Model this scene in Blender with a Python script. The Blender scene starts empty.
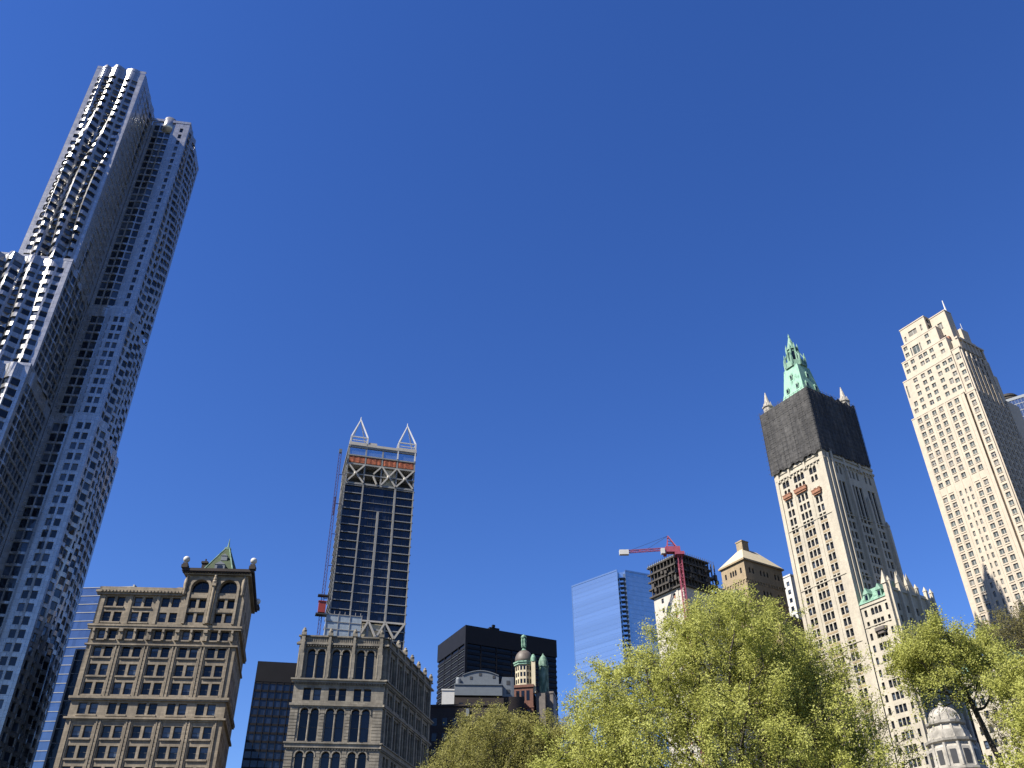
import bpy, math, random
import numpy as np
from mathutils import Vector, Matrix
random.seed(7)
SC = bpy.context.scene
COL = SC.collection
R = math.radians

# ------------------------------------------------------------------ camera
FPX, PITCH, ROLL = 885.0, math.atan(885.0 / 1264.0), math.atan(10.0 / 1264.0)
cam_d = bpy.data.cameras.new("camera")
cam = bpy.data.objects.new("camera", cam_d)
COL.objects.link(cam)
cam_d.sensor_fit = 'HORIZONTAL'
cam_d.sensor_width = 36.0
cam_d.lens = 36.0 * FPX / 1024.0
cam_d.clip_start = 0.1
cam_d.clip_end = 6000.0
CF = Vector((0, math.cos(PITCH), math.sin(PITCH)))
CU0 = Vector((0, -math.sin(PITCH), math.cos(PITCH)))
CR0 = Vector((1, 0, 0))
CR = math.cos(ROLL) * CR0 - math.sin(ROLL) * CU0
CU = math.sin(ROLL) * CR0 + math.cos(ROLL) * CU0
EYE = Vector((0, 0, 1.6))
mw = Matrix(((CR.x, CU.x, -CF.x, EYE.x), (CR.y, CU.y, -CF.y, EYE.y), (CR.z, CU.z, -CF.z, EYE.z), (0, 0, 0, 1)))
cam.matrix_world = mw
SC.camera = cam

# ------------------------------------------------------------------ sky and sun
SUN_AZ, SUN_EL = R(-120.0), R(45.0)        # azimuth clockwise from +Y
w = bpy.data.worlds.new("World")
SC.world = w
w.use_nodes = True
nt = w.node_tree
bg = nt.nodes["Background"]
sky = nt.nodes.new("ShaderNodeTexSky")
sky.sky_type = 'NISHITA'
sky.sun_disc = False
sky.sun_elevation = SUN_EL
sky.sun_rotation = SUN_AZ
sky.altitude = 0
sky.air_density = 1.05
sky.dust_density = 0.05
sky.ozone_density = 6.0
hsv = nt.nodes.new("ShaderNodeHueSaturation")
hsv.inputs['Hue'].default_value = 0.517
hsv.inputs['Saturation'].default_value = 1.2
hsv.inputs['Value'].default_value = 1.0
nt.links.new(sky.outputs[0], hsv.inputs['Color'])
nt.links.new(hsv.outputs[0], bg.inputs[0])
bg.inputs[1].default_value = 0.070
sun_d = bpy.data.lights.new("sun", 'SUN')
sun_d.energy = 5.0
sun_d.angle = R(0.53)
sun_d.color = (1.0, 0.93, 0.82)
sun = bpy.data.objects.new("sun", sun_d)
COL.objects.link(sun)
sdir = Vector((math.sin(SUN_AZ) * math.cos(SUN_EL), math.cos(SUN_AZ) * math.cos(SUN_EL), math.sin(SUN_EL)))
sun.rotation_euler = sdir.to_track_quat('Z', 'Y').to_euler()
SC.view_settings.view_transform = 'Standard'
SC.view_settings.look = 'None'
SC.view_settings.exposure = 1.3
SC.view_settings.gamma = 1.0
SC.view_settings.use_curve_mapping = False
SC.cycles.max_bounces = 6
SC.cycles.transparent_max_bounces = 8

# ------------------------------------------------------------------ mesh helpers
class MB:
    def __init__(s):
        s.v, s.f, s.m = [], [], []
    def q(s, pts, m=0):
        i = len(s.v)
        s.v += [tuple(p) for p in pts]
        s.f.append(tuple(range(i, i + len(pts))))
        s.m.append(m)
    def box(s, x0, x1, y0, y1, z0, z1, m=0):
        s.prism([(x0, y0), (x1, y0), (x1, y1), (x0, y1)], z0, z1, m)
    def prism(s, poly, z0, z1, m=0, top=None, bottom=True):
        s.frustum(poly, z0, poly, z1, m, top, bottom)
    def frustum(s, p0, z0, p1, z1, m=0, top=None, bottom=True):
        n = len(p0)
        for i in range(n):
            j = (i + 1) % n
            s.q([(*p0[i], z0), (*p0[j], z0), (*p1[j], z1), (*p1[i], z1)], m)
        s.q([(*p, z1) for p in p1], m if top is None else top)
        if bottom:
            s.q([(*p, z0) for p in reversed(p0)], m)
    def tube(s, a, b, r0, r1=None, n=6, m=0, caps=True):
        r1 = r0 if r1 is None else r1
        a, b = Vector(a), Vector(b)
        d = (b - a)
        if d.length < 1e-6:
            return
        d.normalize()
        t = d.cross(Vector((0, 0, 1)) if abs(d.z) < .9 else Vector((1, 0, 0))).normalized()
        k = d.cross(t)
        i0 = len(s.v)
        for p, r in ((a, r0), (b, r1)):
            for i in range(n):
                an = 2 * math.pi * (i + .5) / n
                s.v.append(tuple(p + (t * math.cos(an) + k * math.sin(an)) * r))
        for i in range(n):
            j = (i + 1) % n
            s.f.append((i0 + i, i0 + j, i0 + n + j, i0 + n + i))
            s.m.append(m)
        if caps:
            s.f.append(tuple(i0 + i for i in reversed(range(n)))); s.m.append(m)
            s.f.append(tuple(i0 + n + i for i in range(n))); s.m.append(m)
    def lathe(s, cx, cy, prof, n=16, m=0, rot=0.0):
        i0 = len(s.v)
        for r, z in prof:
            for i in range(n):
                an = 2 * math.pi * i / n + rot
                s.v.append((cx + r * math.cos(an), cy + r * math.sin(an), z))
        for k in range(len(prof) - 1):
            for i in range(n):
                j = (i + 1) % n
                s.f.append((i0 + k * n + i, i0 + k * n + j, i0 + (k + 1) * n + j, i0 + (k + 1) * n + i))
                s.m.append(m)
        k = len(prof) - 1
        s.f.append(tuple(i0 + k * n + i for i in range(n))); s.m.append(m)
        s.f.append(tuple(i0 + i for i in reversed(range(n)))); s.m.append(m)
    def obox(s, O, u, a0, a1, d0, d1, z0, z1, m=0):
        """box along a facade: a along it, d inward depth (negative = proud of the wall)"""
        n = (u[1], -u[0])
        P = lambda a, d: (O[0] + u[0] * a - n[0] * d, O[1] + u[1] * a - n[1] * d)
        s.prism([P(a0, d0), P(a1, d0), P(a1, d1), P(a0, d1)], z0, z1, m)
    def build(s, name, mats, parent=None, smooth=False):
        me = bpy.data.meshes.new(name)
        me.from_pydata(s.v, [], s.f)
        if not isinstance(mats, (list, tuple)):
            mats = [mats]
        for mt in mats:
            me.materials.append(mt)
        if len(mats) > 1:
            me.polygons.foreach_set('material_index', s.m)
        if smooth:
            me.polygons.foreach_set('use_smooth', [True] * len(s.f))
        me.update()
        o = bpy.data.objects.new(name, me)
        COL.objects.link(o)
        if parent is not None:
            o.parent = parent
        return o

def tag(o, label=None, cat=None, group=None, kind=None):
    if label: o['label'] = label
    if cat: o['category'] = cat
    if group: o['group'] = group
    if kind: o['kind'] = kind
    return o

def thing(name, label, cat, loc=(0, 0, 0), rot=0.0, group=None):
    o = bpy.data.objects.new(name, None)
    COL.objects.link(o)
    o.location = loc
    o.rotation_euler = (0, 0, R(rot))
    o.empty_display_size = 1
    return tag(o, label, cat, group)

# ------------------------------------------------------------------ materials
def newmat(name):
    m = bpy.data.materials.new(name)
    m.use_nodes = True
    t = m.node_tree
    return m, t, t.nodes['Principled BSDF']

def node(t, typ, **kw):
    n = t.nodes.new(typ)
    for k, v in kw.items():
        setattr(n, k, v)
    return n

def objcoord(t):
    return node(t, 'ShaderNodeTexCoord').outputs['Object']

def noise(t, vec, scale, detail=4, rough=.6, stretch=None):
    if stretch:
        mp = node(t, 'ShaderNodeMapping')
        mp.inputs['Scale'].default_value = stretch
        t.links.new(vec, mp.inputs[0])
        vec = mp.outputs[0]
    n = node(t, 'ShaderNodeTexNoise')
    n.inputs['Scale'].default_value = scale
    n.inputs['Detail'].default_value = detail
    n.inputs['Roughness'].default_value = rough
    t.links.new(vec, n.inputs['Vector'])
    return n.outputs['Fac']

def ramp(t, fac, lo, hi, c0, c1):
    r = node(t, 'ShaderNodeValToRGB')
    r.color_ramp.elements[0].position = lo
    r.color_ramp.elements[1].position = hi
    r.color_ramp.elements[0].color = (*c0, 1)
    r.color_ramp.elements[1].color = (*c1, 1)
    t.links.new(fac, r.inputs[0])
    return r.outputs[0]

def mul(t, a, b, fac=1.0):
    m = node(t, 'ShaderNodeMix', data_type='RGBA', blend_type='MULTIPLY')
    m.inputs[0].default_value = fac
    t.links.new(a, m.inputs[6])
    t.links.new(b, m.inputs[7])
    return m.outputs[2]

def wallvec(t):
    """wall coordinate: along the wall, up"""
    s = node(t, 'ShaderNodeSeparateXYZ')
    t.links.new(objcoord(t), s.inputs[0])
    a = node(t, 'ShaderNodeMath', operation='ADD')
    t.links.new(s.outputs[0], a.inputs[0])
    t.links.new(s.outputs[1], a.inputs[1])
    c = node(t, 'ShaderNodeCombineXYZ')
    t.links.new(a.outputs[0], c.inputs[0])
    t.links.new(s.outputs[2], c.inputs[1])
    return c.outputs[0]

ALB = .55
def stone(name, c, var=.12, bw=1.2, bh=.45, mortar=.75, stain=.35, rough=.85, bump=.15, msize=.02):
    c = [x * ALB for x in c]
    m, t, b = newmat(name)
    br = node(t, 'ShaderNodeTexBrick')
    t.links.new(wallvec(t), br.inputs['Vector'])
    br.inputs['Scale'].default_value = 1.0
    br.inputs['Brick Width'].default_value = bw
    br.inputs['Row Height'].default_value = bh
    br.inputs['Mortar Size'].default_value = msize
    br.inputs['Color1'].default_value = (*[x * (1 + var) for x in c], 1)
    br.inputs['Color2'].default_value = (*[x * (1 - var) for x in c], 1)
    br.inputs['Mortar'].default_value = (*[x * mortar for x in c], 1)
    oc = objcoord(t)
    s1 = ramp(t, noise(t, oc, .22, 6, .65, (1, 1, .3)), .3, .7, (1 - stain,) * 3, (1.08, 1.07, 1.05))
    s2 = ramp(t, noise(t, oc, 1.6, 5, .7, (1, 1, .25)), .3, .72, (1 - stain * .6,) * 3, (1.05,) * 3)
    col = mul(t, mul(t, br.outputs[0], s1), s2)
    t.links.new(col, b.inputs['Base Color'])
    b.inputs['Roughness'].default_value = rough
    bp = node(t, 'ShaderNodeBump')
    bp.inputs['Strength'].default_value = bump
    bp.inputs['Distance'].default_value = .1
    t.links.new(br.outputs[1], bp.inputs['Height'])
    bp.invert = True
    t.links.new(bp.outputs[0], b.inputs['Normal'])
    return m

def plain(name, c, rough=.6, metal=0.0, var=.15, scale=.8, spec=None):
    c = [x * ALB for x in c]
    m, t, b = newmat(name)
    s = ramp(t, noise(t, objcoord(t), scale, 5, .65), .3, .7, [x * (1 - var) for x in c], [min(1, x * (1 + var)) for x in c])
    t.links.new(s, b.inputs['Base Color'])
    b.inputs['Roughness'].default_value = rough
    b.inputs['Metallic'].default_value = metal
    if spec is not None:
        b.inputs['Specular IOR Level'].default_value = spec
    return m

def glass(name, c, rough=.06, metal=0.0, wob=.02, ior=1.5, tile=(1.6, 1.8), var=.35):
    """coated window glass: each pane slightly different in tone and tilt"""
    m, t, b = newmat(name)
    br = node(t, 'ShaderNodeTexBrick')
    t.links.new(wallvec(t), br.inputs['Vector'])
    br.offset = 0
    br.inputs['Scale'].default_value = 1
    br.inputs['Brick Width'].default_value = tile[0]
    br.inputs['Row Height'].default_value = tile[1]
    br.inputs['Mortar Size'].default_value = 0
    br.inputs['Color1'].default_value = (*[x * (1 + var) for x in c], 1)
    br.inputs['Color2'].default_value = (*[x * (1 - var) for x in c], 1)
    t.links.new(br.outputs[0], b.inputs['Base Color'])
    b.inputs['Roughness'].default_value = rough
    b.inputs['Metallic'].default_value = metal
    b.inputs['IOR'].default_value = ior
    bp = node(t, 'ShaderNodeBump')
    bp.inputs['Strength'].default_value = wob * 10
    bp.inputs['Distance'].default_value = .1
    t.links.new(noise(t, objcoord(t), .7, 2, .5), bp.inputs['Height'])
    t.links.new(bp.outputs[0], b.inputs['Normal'])
    return m

def steel(name, c, rough=.32, metal=.85):
    m, t, b = newmat(name)
    br = node(t, 'ShaderNodeTexBrick')
    t.links.new(wallvec(t), br.inputs['Vector'])
    br.offset = 0
    br.inputs['Scale'].default_value = 1
    br.inputs['Brick Width'].default_value = 1.12
    br.inputs['Row Height'].default_value = 1.625
    br.inputs['Mortar Size'].default_value = .03
    br.inputs['Color1'].default_value = (*[x * 1.08 for x in c], 1)
    br.inputs['Color2'].default_value = (*[x * .86 for x in c], 1)
    br.inputs['Mortar'].default_value = (*[x * .45 for x in c], 1)
    t.links.new(br.outputs[0], b.inputs['Base Color'])
    b.inputs['Metallic'].default_value = metal
    r = node(t, 'ShaderNodeMapRange')
    r.inputs[3].default_value = rough - .07
    r.inputs[4].default_value = rough + .12
    t.links.new(noise(t, objcoord(t), .5, 3), r.inputs[0])
    t.links.new(r.outputs[0], b.inputs['Roughness'])
    bp = node(t, 'ShaderNodeBump')
    bp.inputs['Strength'].default_value = .12
    bp.inputs['Distance'].default_value = .12
    t.links.new(noise(t, objcoord(t), .3, 2), bp.inputs['Height'])
    t.links.new(bp.outputs[0], b.inputs['Normal'])
    return m

def copper(name, k=1.0):
    m, t, b = newmat(name)
    f = noise(t, objcoord(t), .9, 6, .7, (1, 1, .4))
    r = node(t, 'ShaderNodeValToRGB')
    r.color_ramp.elements[0].position = .32
    r.color_ramp.elements[0].color = (.03 * k, .07 * k, .05 * k, 1)
    r.color_ramp.elements[1].position = .68
    r.color_ramp.elements[1].color = (.19, .27, .215, 1)
    e = r.color_ramp.elements.new(.48)
    e.color = (.11 * k, .22 * k, .16 * k, 1)
    t.links.new(f, r.inputs[0])
    t.links.new(r.outputs[0], b.inputs['Base Color'])
    b.inputs['Roughness'].default_value = .75
    return m

M = {
    'tan': stone('tan_sandstone', (.47, .392, .285), var=.16, stain=.52),
    'grey': stone('grey_granite', (.43, .385, .305), var=.2, stain=.55, bw=1.4, bh=.6, bump=.35),
    'cream': stone('cream_terracotta', (.66, .60, .48), var=.06, stain=.22, bw=.9, bh=.5, mortar=.85),
    'lime': stone('pale_limestone', (.66, .57, .45), var=.05, stain=.1, bw=1.6, bh=.97, mortar=.94, bump=.05),
    'ochre': stone('ochre_brick', (.50, .385, .235), var=.1, stain=.3, bw=.6, bh=.25),
    'redbrick': stone('red_brick', (.25, .105, .07), var=.18, stain=.35, bw=.6, bh=.25),
    'darkbrick': stone('dark_brown_brick', (.04, .025, .021), var=.2, stain=.4, bw=.6, bh=.25),  # brown brick, darkened further to stand for shadow on the penthouse building
    'white': plain('white_paint', (.72, .71, .67), .55, var=.08),
    'shadegrey': plain('shaded_grey_cladding', (.18, .205, .23), .5, var=.1),  # grey lowered so the colour itself carries the shadow on the penthouse
    'concrete': plain('fresh_concrete', (.62, .585, .52), .85, var=.12, scale=.3),
    'whitestone': plain('white_marble', (.46, .43, .37), .85, var=.45, scale=.55),
    'terra': plain('rust_terracotta', (.40, .18, .10), .8, var=.3),
    'steel': steel('rippled_stainless_steel', (.38, .372, .36), .26, .68),
    'gl_dark': glass('dark_window_glass', (.006, .008, .013), ior=1.38),
    'gl_mid': glass('blue_window_glass', (.010, .013, .020), ior=1.45),
    'blind': plain('window_blind_behind_glass', (.10, .13, .18), .15, var=.2),
    'blindwarm': plain('cream_blind_behind_glass', (.30, .28, .23), .2, var=.25),
    'frame_dark': plain('dark_window_frame', (.05, .05, .05), .5),
    'frame_pale': plain('pale_window_frame', (.42, .41, .38), .5),
    'frame_blue': plain('blue_grey_mullion', (.22, .25, .28), .45),
    'curtain': glass('blue_reflective_curtain_glass', (.42, .52, .58), .05, .88, wob=.006, tile=(3.1, 4.0), var=.06),
    'curtain2': glass('deep_blue_curtain_glass', (.15, .20, .27), .06, .8, wob=.008, tile=(1.5, 4.0), var=.12),
    'navy': glass('navy_tower_glass', (.010, .016, .034), .09, 0.0, wob=.015, tile=(1.5, 3.44), var=.5, ior=1.45),
    'black_steel': plain('black_painted_steel', (.009, .009, .013), .6, var=.3, scale=.2, spec=.2),
    'black_glass': glass('black_tower_glass', (.004, .004, .006), .15, 0, tile=(2, 3.9), ior=1.35),
    'copper': copper('green_copper'),
    'copper_dark': copper('dark_green_copper', .6),
    'copper_pale': copper('pale_green_copper', 1.5),
    'greentile': stone('green_roof_tile', (.045, .085, .028), var=.3, stain=.4, bw=.5, bh=.35),
    'dkdome': plain('dark_grey_dome_metal', (.15, .125, .105), .6, var=.3),
    'orange': plain('orange_safety_net', (.42, .11, .045), .85, var=.75, scale=.9),
    'spandrel': plain('grey_slab_edge', (.34, .34, .32), .6, var=.15),
    'gl_sky': glass('sky_blue_window_glass', (.03, .042, .065), ior=1.6),
    'gl_grey': glass('grey_green_window_glass', (.075, .085, .075), ior=1.45),
    'gl_grey2': glass('dark_grey_window_glass', (.03, .035, .035), ior=1.45),
    'sheet': plain('pale_blue_plastic_sheeting', (.46, .54, .60), .35, var=.2),
    'curtain_edge': plain('blue_anodised_mullion', (.62, .78, .90), .2, .9, var=.05),
    'edge_grey': plain('grey_floor_edge', (.38, .39, .385), .6, var=.15),
    'whitesteel': plain('white_painted_steel', (.78, .78, .76), .45, var=.05),
    'purple': plain('purple_painted_mast', (.10, .06, .16), .5),
    'red': plain('red_painted_metal', (.42, .045, .03), .5),
    'pink': plain('magenta_red_crane_paint', (.42, .085, .13), .5, var=.2),
    'scaf': plain('dark_formwork', (.06, .052, .045), .8, var=.4, scale=.5),
    'creamroof': plain('cream_roof', (.66, .58, .40), .7, var=.1),
    'roof': plain('roof_gravel', (.20, .19, .17), .9),
    'bark': plain('tree_bark', (.055, .043, .032), .9, var=.35, scale=6),
}
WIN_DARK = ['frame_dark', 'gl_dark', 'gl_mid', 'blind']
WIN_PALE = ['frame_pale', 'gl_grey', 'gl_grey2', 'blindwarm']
WIN_STEEL = ['frame_blue', 'gl_mid', 'gl_sky', 'blind']

# ------------------------------------------------------------------ facades
def facade(mb, W, O, u, L, z0, z1, ops, dp=.35, wm=0, style='sash', disp=None, us=(), zs=(), blind=.15):
    """wall with real recessed openings; each opening (a0,a1,z0,z1,kind) queues one window in W"""
    n = (u[1], -u[0])
    ds = disp or (lambda a, z: 0.0)
    def P(a, z, d=0.0):
        e = d - ds(a, z)
        return (O[0] + u[0] * a - n[0] * e, O[1] + u[1] * a - n[1] * e, z)
    zb = sorted(set([round(z0, 3), round(z1, 3)] + [round(z, 3) for z in zs if z0 < z < z1] + [round(k, 3) for o in ops for k in o[2:4] if z0 < k < z1]))
    so = sorted(ops)
    for i in range(len(zb) - 1):
        za, zc = zb[i], zb[i + 1]
        zm = (za + zc) / 2
        here = [o for o in so if o[2] < zm < o[3]]
        cur, runs = 0.0, []
        for o in here:
            if o[0] > cur + 1e-4:
                runs.append((cur, o[0]))
            cur = max(cur, o[1])
        if cur < L - 1e-4:
            runs.append((cur, L))
        for a, b in runs:
            cut = [a] + [k for k in us if a + .01 < k < b - .01] + [b]
            for j in range(len(cut) - 1):
                mb.q([P(cut[j], za), P(cut[j + 1], za), P(cut[j + 1], zc), P(cut[j], zc)], wm)
    for o in ops:
        a0, a1, b0, b1 = o[:4]
        arch = len(o) > 4 and o[4] == 'a'
        d_ = dp
        if arch:
            r = (a1 - a0) / 2
            zsp = b1 - r
            am = (a0 + a1) / 2
            arc = [(am - r * math.cos(math.pi * k / 8), zsp + r * math.sin(math.pi * k / 8)) for k in range(9)]
            for k in range(4):
                mb.q([P(a0, b1), P(*arc[k]), P(*arc[k + 1])], wm)
            for k in range(4, 8):
                mb.q([P(a1, b1), P(*arc[k]), P(*arc[k + 1])], wm)
            for k in range(8):
                mb.q([P(*arc[k]), P(*arc[k + 1]), P(*arc[k + 1], d_), P(*arc[k], d_)], wm)
        else:
            zsp = b1
            mb.q([P(a0, b1), P(a1, b1), P(a1, b1, d_), P(a0, b1, d_)], wm)
        mb.q([P(a0, b0), P(a0, zsp), P(a0, zsp, d_), P(a0, b0, d_)], wm)
        mb.q([P(a1, b0), P(a1, zsp), P(a1, zsp, d_), P(a1, b0, d_)], wm)
        mb.q([P(a0, b0), P(a1, b0), P(a1, b0, d_), P(a0, b0, d_)], wm)
        if W is not None:
            W.append((P((a0 + a1) / 2, (b0 + b1) / 2), n, (a1 - a0) * (b1 - b0),
                      winfn(P, a0, a1, b0, b1, d_, style, arch, blind, random.random(), random.random())))

def winfn(P, a0, a1, b0, b1, d, style, arch, pblind, r1, r2):
    def fn(mb):
        g = 1 if r1 < .62 else 2
        def bar(x0, x1, y0, y1, p=.08):
            f = d - p
            mb.q([P(x0, y0, f), P(x1, y0, f), P(x1, y1, f), P(x0, y1, f)], 0)
            mb.q([P(x0, y1, f), P(x1, y1, f), P(x1, y1, d), P(x0, y1, d)], 0)
            mb.q([P(x0, y0, f), P(x1, y0, f), P(x1, y0, d), P(x0, y0, d)], 0)
            mb.q([P(x0, y0, f), P(x0, y1, f), P(x0, y1, d), P(x0, y0, d)], 0)
            mb.q([P(x1, y0, f), P(x1, y1, f), P(x1, y1, d), P(x1, y0, d)], 0)
        t = min(.1, (a1 - a0) * .07)
        if arch:
            r = (a1 - a0) / 2
            zsp, am = b1 - r, (a0 + a1) / 2
            pts = [P(a0, b0, d), P(a1, b0, d)] + [P(am + r * math.cos(math.pi * k / 8), zsp + r * math.sin(math.pi * k / 8), d) for k in range(9)]
            mb.q(pts, g)
            bar(a0, a0 + t, b0, zsp); bar(a1 - t, a1, b0, zsp)
            bar(a0 + t, a1 - t, zsp - t, zsp); bar(a0 + t, a1 - t, b0, b0 + t)
            zm = b0 + (zsp - b0) * .5
            bar(a0 + t, a1 - t, zm - t * .6, zm + t * .6)
            if style == 'grid':
                bar(am - t * .5, am + t * .5, b0 + t, b1 - t)
            return
        zm = (b0 + b1) / 2
        cov = r2 if r1 > 1 - pblind else 0
        zc = b1 - (b1 - b0) * (.3 + .6 * cov) if cov else b1
        mb.q([P(a0, b0, d), P(a1, b0, d), P(a1, zc, d), P(a0, zc, d)], g)
        if cov:
            mb.q([P(a0, zc, d), P(a1, zc, d), P(a1, b1, d), P(a0, b1, d)], 3)
        if style == 'bare':
            return
        bar(a0, a0 + t, b0, b1); bar(a1 - t, a1, b0, b1)
        bar(a0 + t, a1 - t, b1 - t, b1); bar(a0 + t, a1 - t, b0, b0 + t)
        if style == 'sash':
            bar(a0 + t, a1 - t, zm - t * .6, zm + t * .6, .06)
        if style == 'split':
            am = (a0 + a1) / 2
            bar(am - t * 1.3, am + t * 1.3, b0 + t, b1 - t, .06)
    return fn

def finish_windows(th, W, mats, name='window', cap=100):
    """the windows that show largest become parts of their own; past the cap the rest is one part"""
    ca, sa = math.cos(th.rotation_euler.z), math.sin(th.rotation_euler.z)
    def score(e):
        c, n, area, _ = e
        p = Vector((th.location.x + c[0] * ca - c[1] * sa, th.location.y + c[0] * sa + c[1] * ca, c[2] + th.location.z)) - EYE
        nw = Vector((n[0] * ca - n[1] * sa, n[0] * sa + n[1] * ca, 0))
        dd = p.length
        fz = p.dot(CF)
        if fz < 1: return 0
        px, py = FPX * p.dot(CR) / fz, FPX * p.dot(CU) / fz
        inside = abs(px) < 515 and abs(py) < 388
        face = -nw.dot(p) / dd
        return (area * max(face, 0) / dd ** 2 * 1e6) * (1 if inside else .001) + (1e-9 * area)
    W = sorted(W, key=score, reverse=True)
    ms = [M[k] for k in mats]
    for e in W[:cap]:
        mb = MB(); e[3](mb)
        mb.build(name, ms, th)
    if len(W) > cap:
        mb = MB()
        for e in W[cap:]:
            e[3](mb)
        tag(mb.build(name, ms, th), kind='stuff')

def cyc(cols, rows, w_, h_, kind='r'):
    return [(c - w_ / 2, c + w_ / 2, r, r + h_, kind) for c in cols for r in rows]

FR, RT = (1, 0), (0, 1)        # front (faces -y) and right side (faces +x) facade directions
BK, LF = (-1, 0), (0, -1)

# ------------------------------------------------------------------ ground
def sheet(name, pts, z, mat, kind='structure'):
    mb = MB()
    mb.q([(x, y, z) for x, y in pts], 0)
    return tag(mb.build(name, mat), kind=kind)
lawn_m = plain('park_lawn', (.05, .085, .025), .95, var=.4, scale=.6)
asph = plain('asphalt', (.05, .05, .052), .9, var=.25, scale=2)
pave = stone('paving_stone', (.28, .27, .25), bw=.8, bh=.8)
sheet('ground', [(-3000, -3000), (3000, -3000), (3000, 3000), (-3000, 3000)], -.15, plain('city_ground', (.07, .068, .065), .95, var=.3, scale=.05))
sheet('lawn', [(-60, -30), (90, -30), (90, 95), (-40, 95)], -.02, lawn_m)
sheet('path', [(-5, -30), (3, -30), (3, 95), (-5, 95)], .0, pave)
sheet('road', [(-140, 105), (200, 130), (200, 150), (-140, 125)], -.14, asph)

# ================================================================== rippled steel tower
def rippled_tower():
    th = thing('skyscraper', 'very tall rippled stainless steel skyscraper with stepped shoulders', 'skyscraper', (-141.3, 185.6, 0), 9.5)
    FL = 3.25
    wall, W = MB(), []
    def ripple(A, L, per, ph, ins0=2.2, ins1=1.2):
        def f(a, z):
            e = min(1, max(0, (a - ins0) / 1.6)) * min(1, max(0, (L - ins1 - a) / 1.6))
            p = a / per + .42 * math.sin(z / 27.0 + ph) + .13 * math.sin(z / 10.5 + 2 * ph)
            amp = A * (.62 + .38 * math.sin(z / 36.0 + 1.7 * ph + a * .2))
            s = math.sin(2 * math.pi * p)
            return e * amp * (.5 + .5 * s) ** .8
        return f
    def face(O, u, L, z0, z1, A, per, ph, pitch=2.24, ww=1.75, hh=2.1, sub=.75, m0=.75, skip=()):
        ncol = max(1, int((L - 2 * m0) / pitch))
        off = (L - ncol * pitch) / 2 + pitch / 2
        cols = [off + k * pitch for k in range(ncol)]
        rows = [z0 + .85 + k * FL for k in range(int((z1 - z0 - 1.5) / FL))]
        us = [k * sub for k in range(1, int(L / sub))]
        fl = [r + hh + .7 for r in rows]
        facade(wall, W, O, u, L, z0, z1, cyc(cols, rows, ww, hh), .28, 0, 'plain', ripple(A, L, per, ph) if A else None, us, fl, .1)
    # stem of the T: three stacked blocks, each further forward
    zt, z2, z3 = 265.0, 176.5, 138.5
    face((0, 0), FR, 15.9, z2, zt, 2.5, 4.9, .4, hh=1.75)
    face((15.9, 0), RT, 18.6, z2, zt, .55, 5.5, 1.9, ww=2.05, hh=2.75)
    wall.box(0.02, 15.88, .4, 18.6, z2, zt - 1.2)
    face((-9, -1.3), FR, 24.7, z3, z2, 2.5, 5.2, 1.1, 2.24, hh=1.8)
    face((15.7, -1.3), RT, 20, z3, z2, .5, 5.5, .7, ww=1.95, hh=2.6)
    face((-24, -2.6), FR, 39.6, 40, z3, 1.7, 5.2, 2.3)
    face((15.6, -2.6), RT, 21.2, 40, z3, .5, 5.5, 2.9, ww=1.95, hh=2.6)
    # cross bar of the T: right wing
    face((16.0, 18.6), FR, 8.0, z2, 263.2, .35, 5.0, .5, 2.1, 1.8, 2.6)
    face((24.0, 18.2), FR, 4.9, z2, 263.2, 0, 5, 0, 1.7, 1.15, m0=.8)
    face((28.9, 18.2), RT, 22.0, z2, 263.2, 1.5, 5.2, .2)
    face((15.8, 18.6), FR, 7.4, 137, z2, .35, 5.0, .5, 2.1, 1.8, 2.6)
    face((23.2, 17.2), FR, 5.8, 137, z2, .2, 5, .7, 1.85, 1.3)
    face((23.2, 18.6), LF, 1.4, 137, z2, 0, 5, 0)
    face((29.0, 17.2), RT, 23.0, 137, z2, 1.4, 5.2, 1.2)
    face((15.7, 18.6), FR, 7.2, 40, 137, .35, 5.0, 1.5, 2.1, 1.8, 2.6)
    face((22.9, 16.2), FR, 6.5, 40, 137, .3, 5, 1.7, 2.1, 1.5)
    face((22.9, 18.6), LF, 2.4, 40, 137, 0, 5, 0)
    face((29.4, 16.2), RT, 27.0, 40, 137, 1.4, 5.2, 2.2)
    wb = wall.build('wall', M['steel'], th)
    core = MB()
    core.box(.6, 15.2, 1.2, 18, z2, zt - .8)
    core.box(-8.5, 15, .2, 20, z3, z2 - .02)
    core.box(-23.5, 14.9, -1.4, 20, 0, z3 - .02)
    core.box(.6, 28.2, 19.6, 36, z2, 262.2)
    core.box(-6, 28.3, 20.2, 37, 137, z2 - .02)
    core.box(-12, 28.6, 19.6, 40, 0, 136.9)
    core.build('core', M['frame_dark'], th)
    base = MB()
    base.prism([(-26, -3.5), (31, -3.5), (31, 44), (-26, 44)], 0, 40, 0)
    base.build('podium', M['ochre'], th)
    top = MB()
    rip = ripple(2.5, 15.9, 4.9, .4)
    N = 32
    for k in range(N):                                   # steel parapet following the ripples
        a, b = 15.9 * k / N, 15.9 * (k + 1) / N
        top.q([(a, -rip(a, zt) - .06, zt), (b, -rip(b, zt) - .06, zt), (b, -rip(b, zt) - .06, zt + 1.3), (a, -rip(a, zt) - .06, zt + 1.3)])
        top.q([(a, -rip(a, zt) - .06, zt + 1.3), (b, -rip(b, zt) - .06, zt + 1.3), (b, .8, zt + 1.3), (a, .8, zt + 1.3)])
    top.box(-.05, 15.95, 1.0, 18.5, zt, zt + .3)
    top.build('parapet', M['steel'], th)
    for x0, x1, y0, y1, z in ((-9.1, 15.75, -1.36, 1.2, z2), (-24.1, 15.65, -2.66, -.2, z3)):
        top = MB(); top.box(x0, x1, y0, y1, z, z + .9); top.build('parapet', M['steel'], th)
    top = MB()
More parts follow.
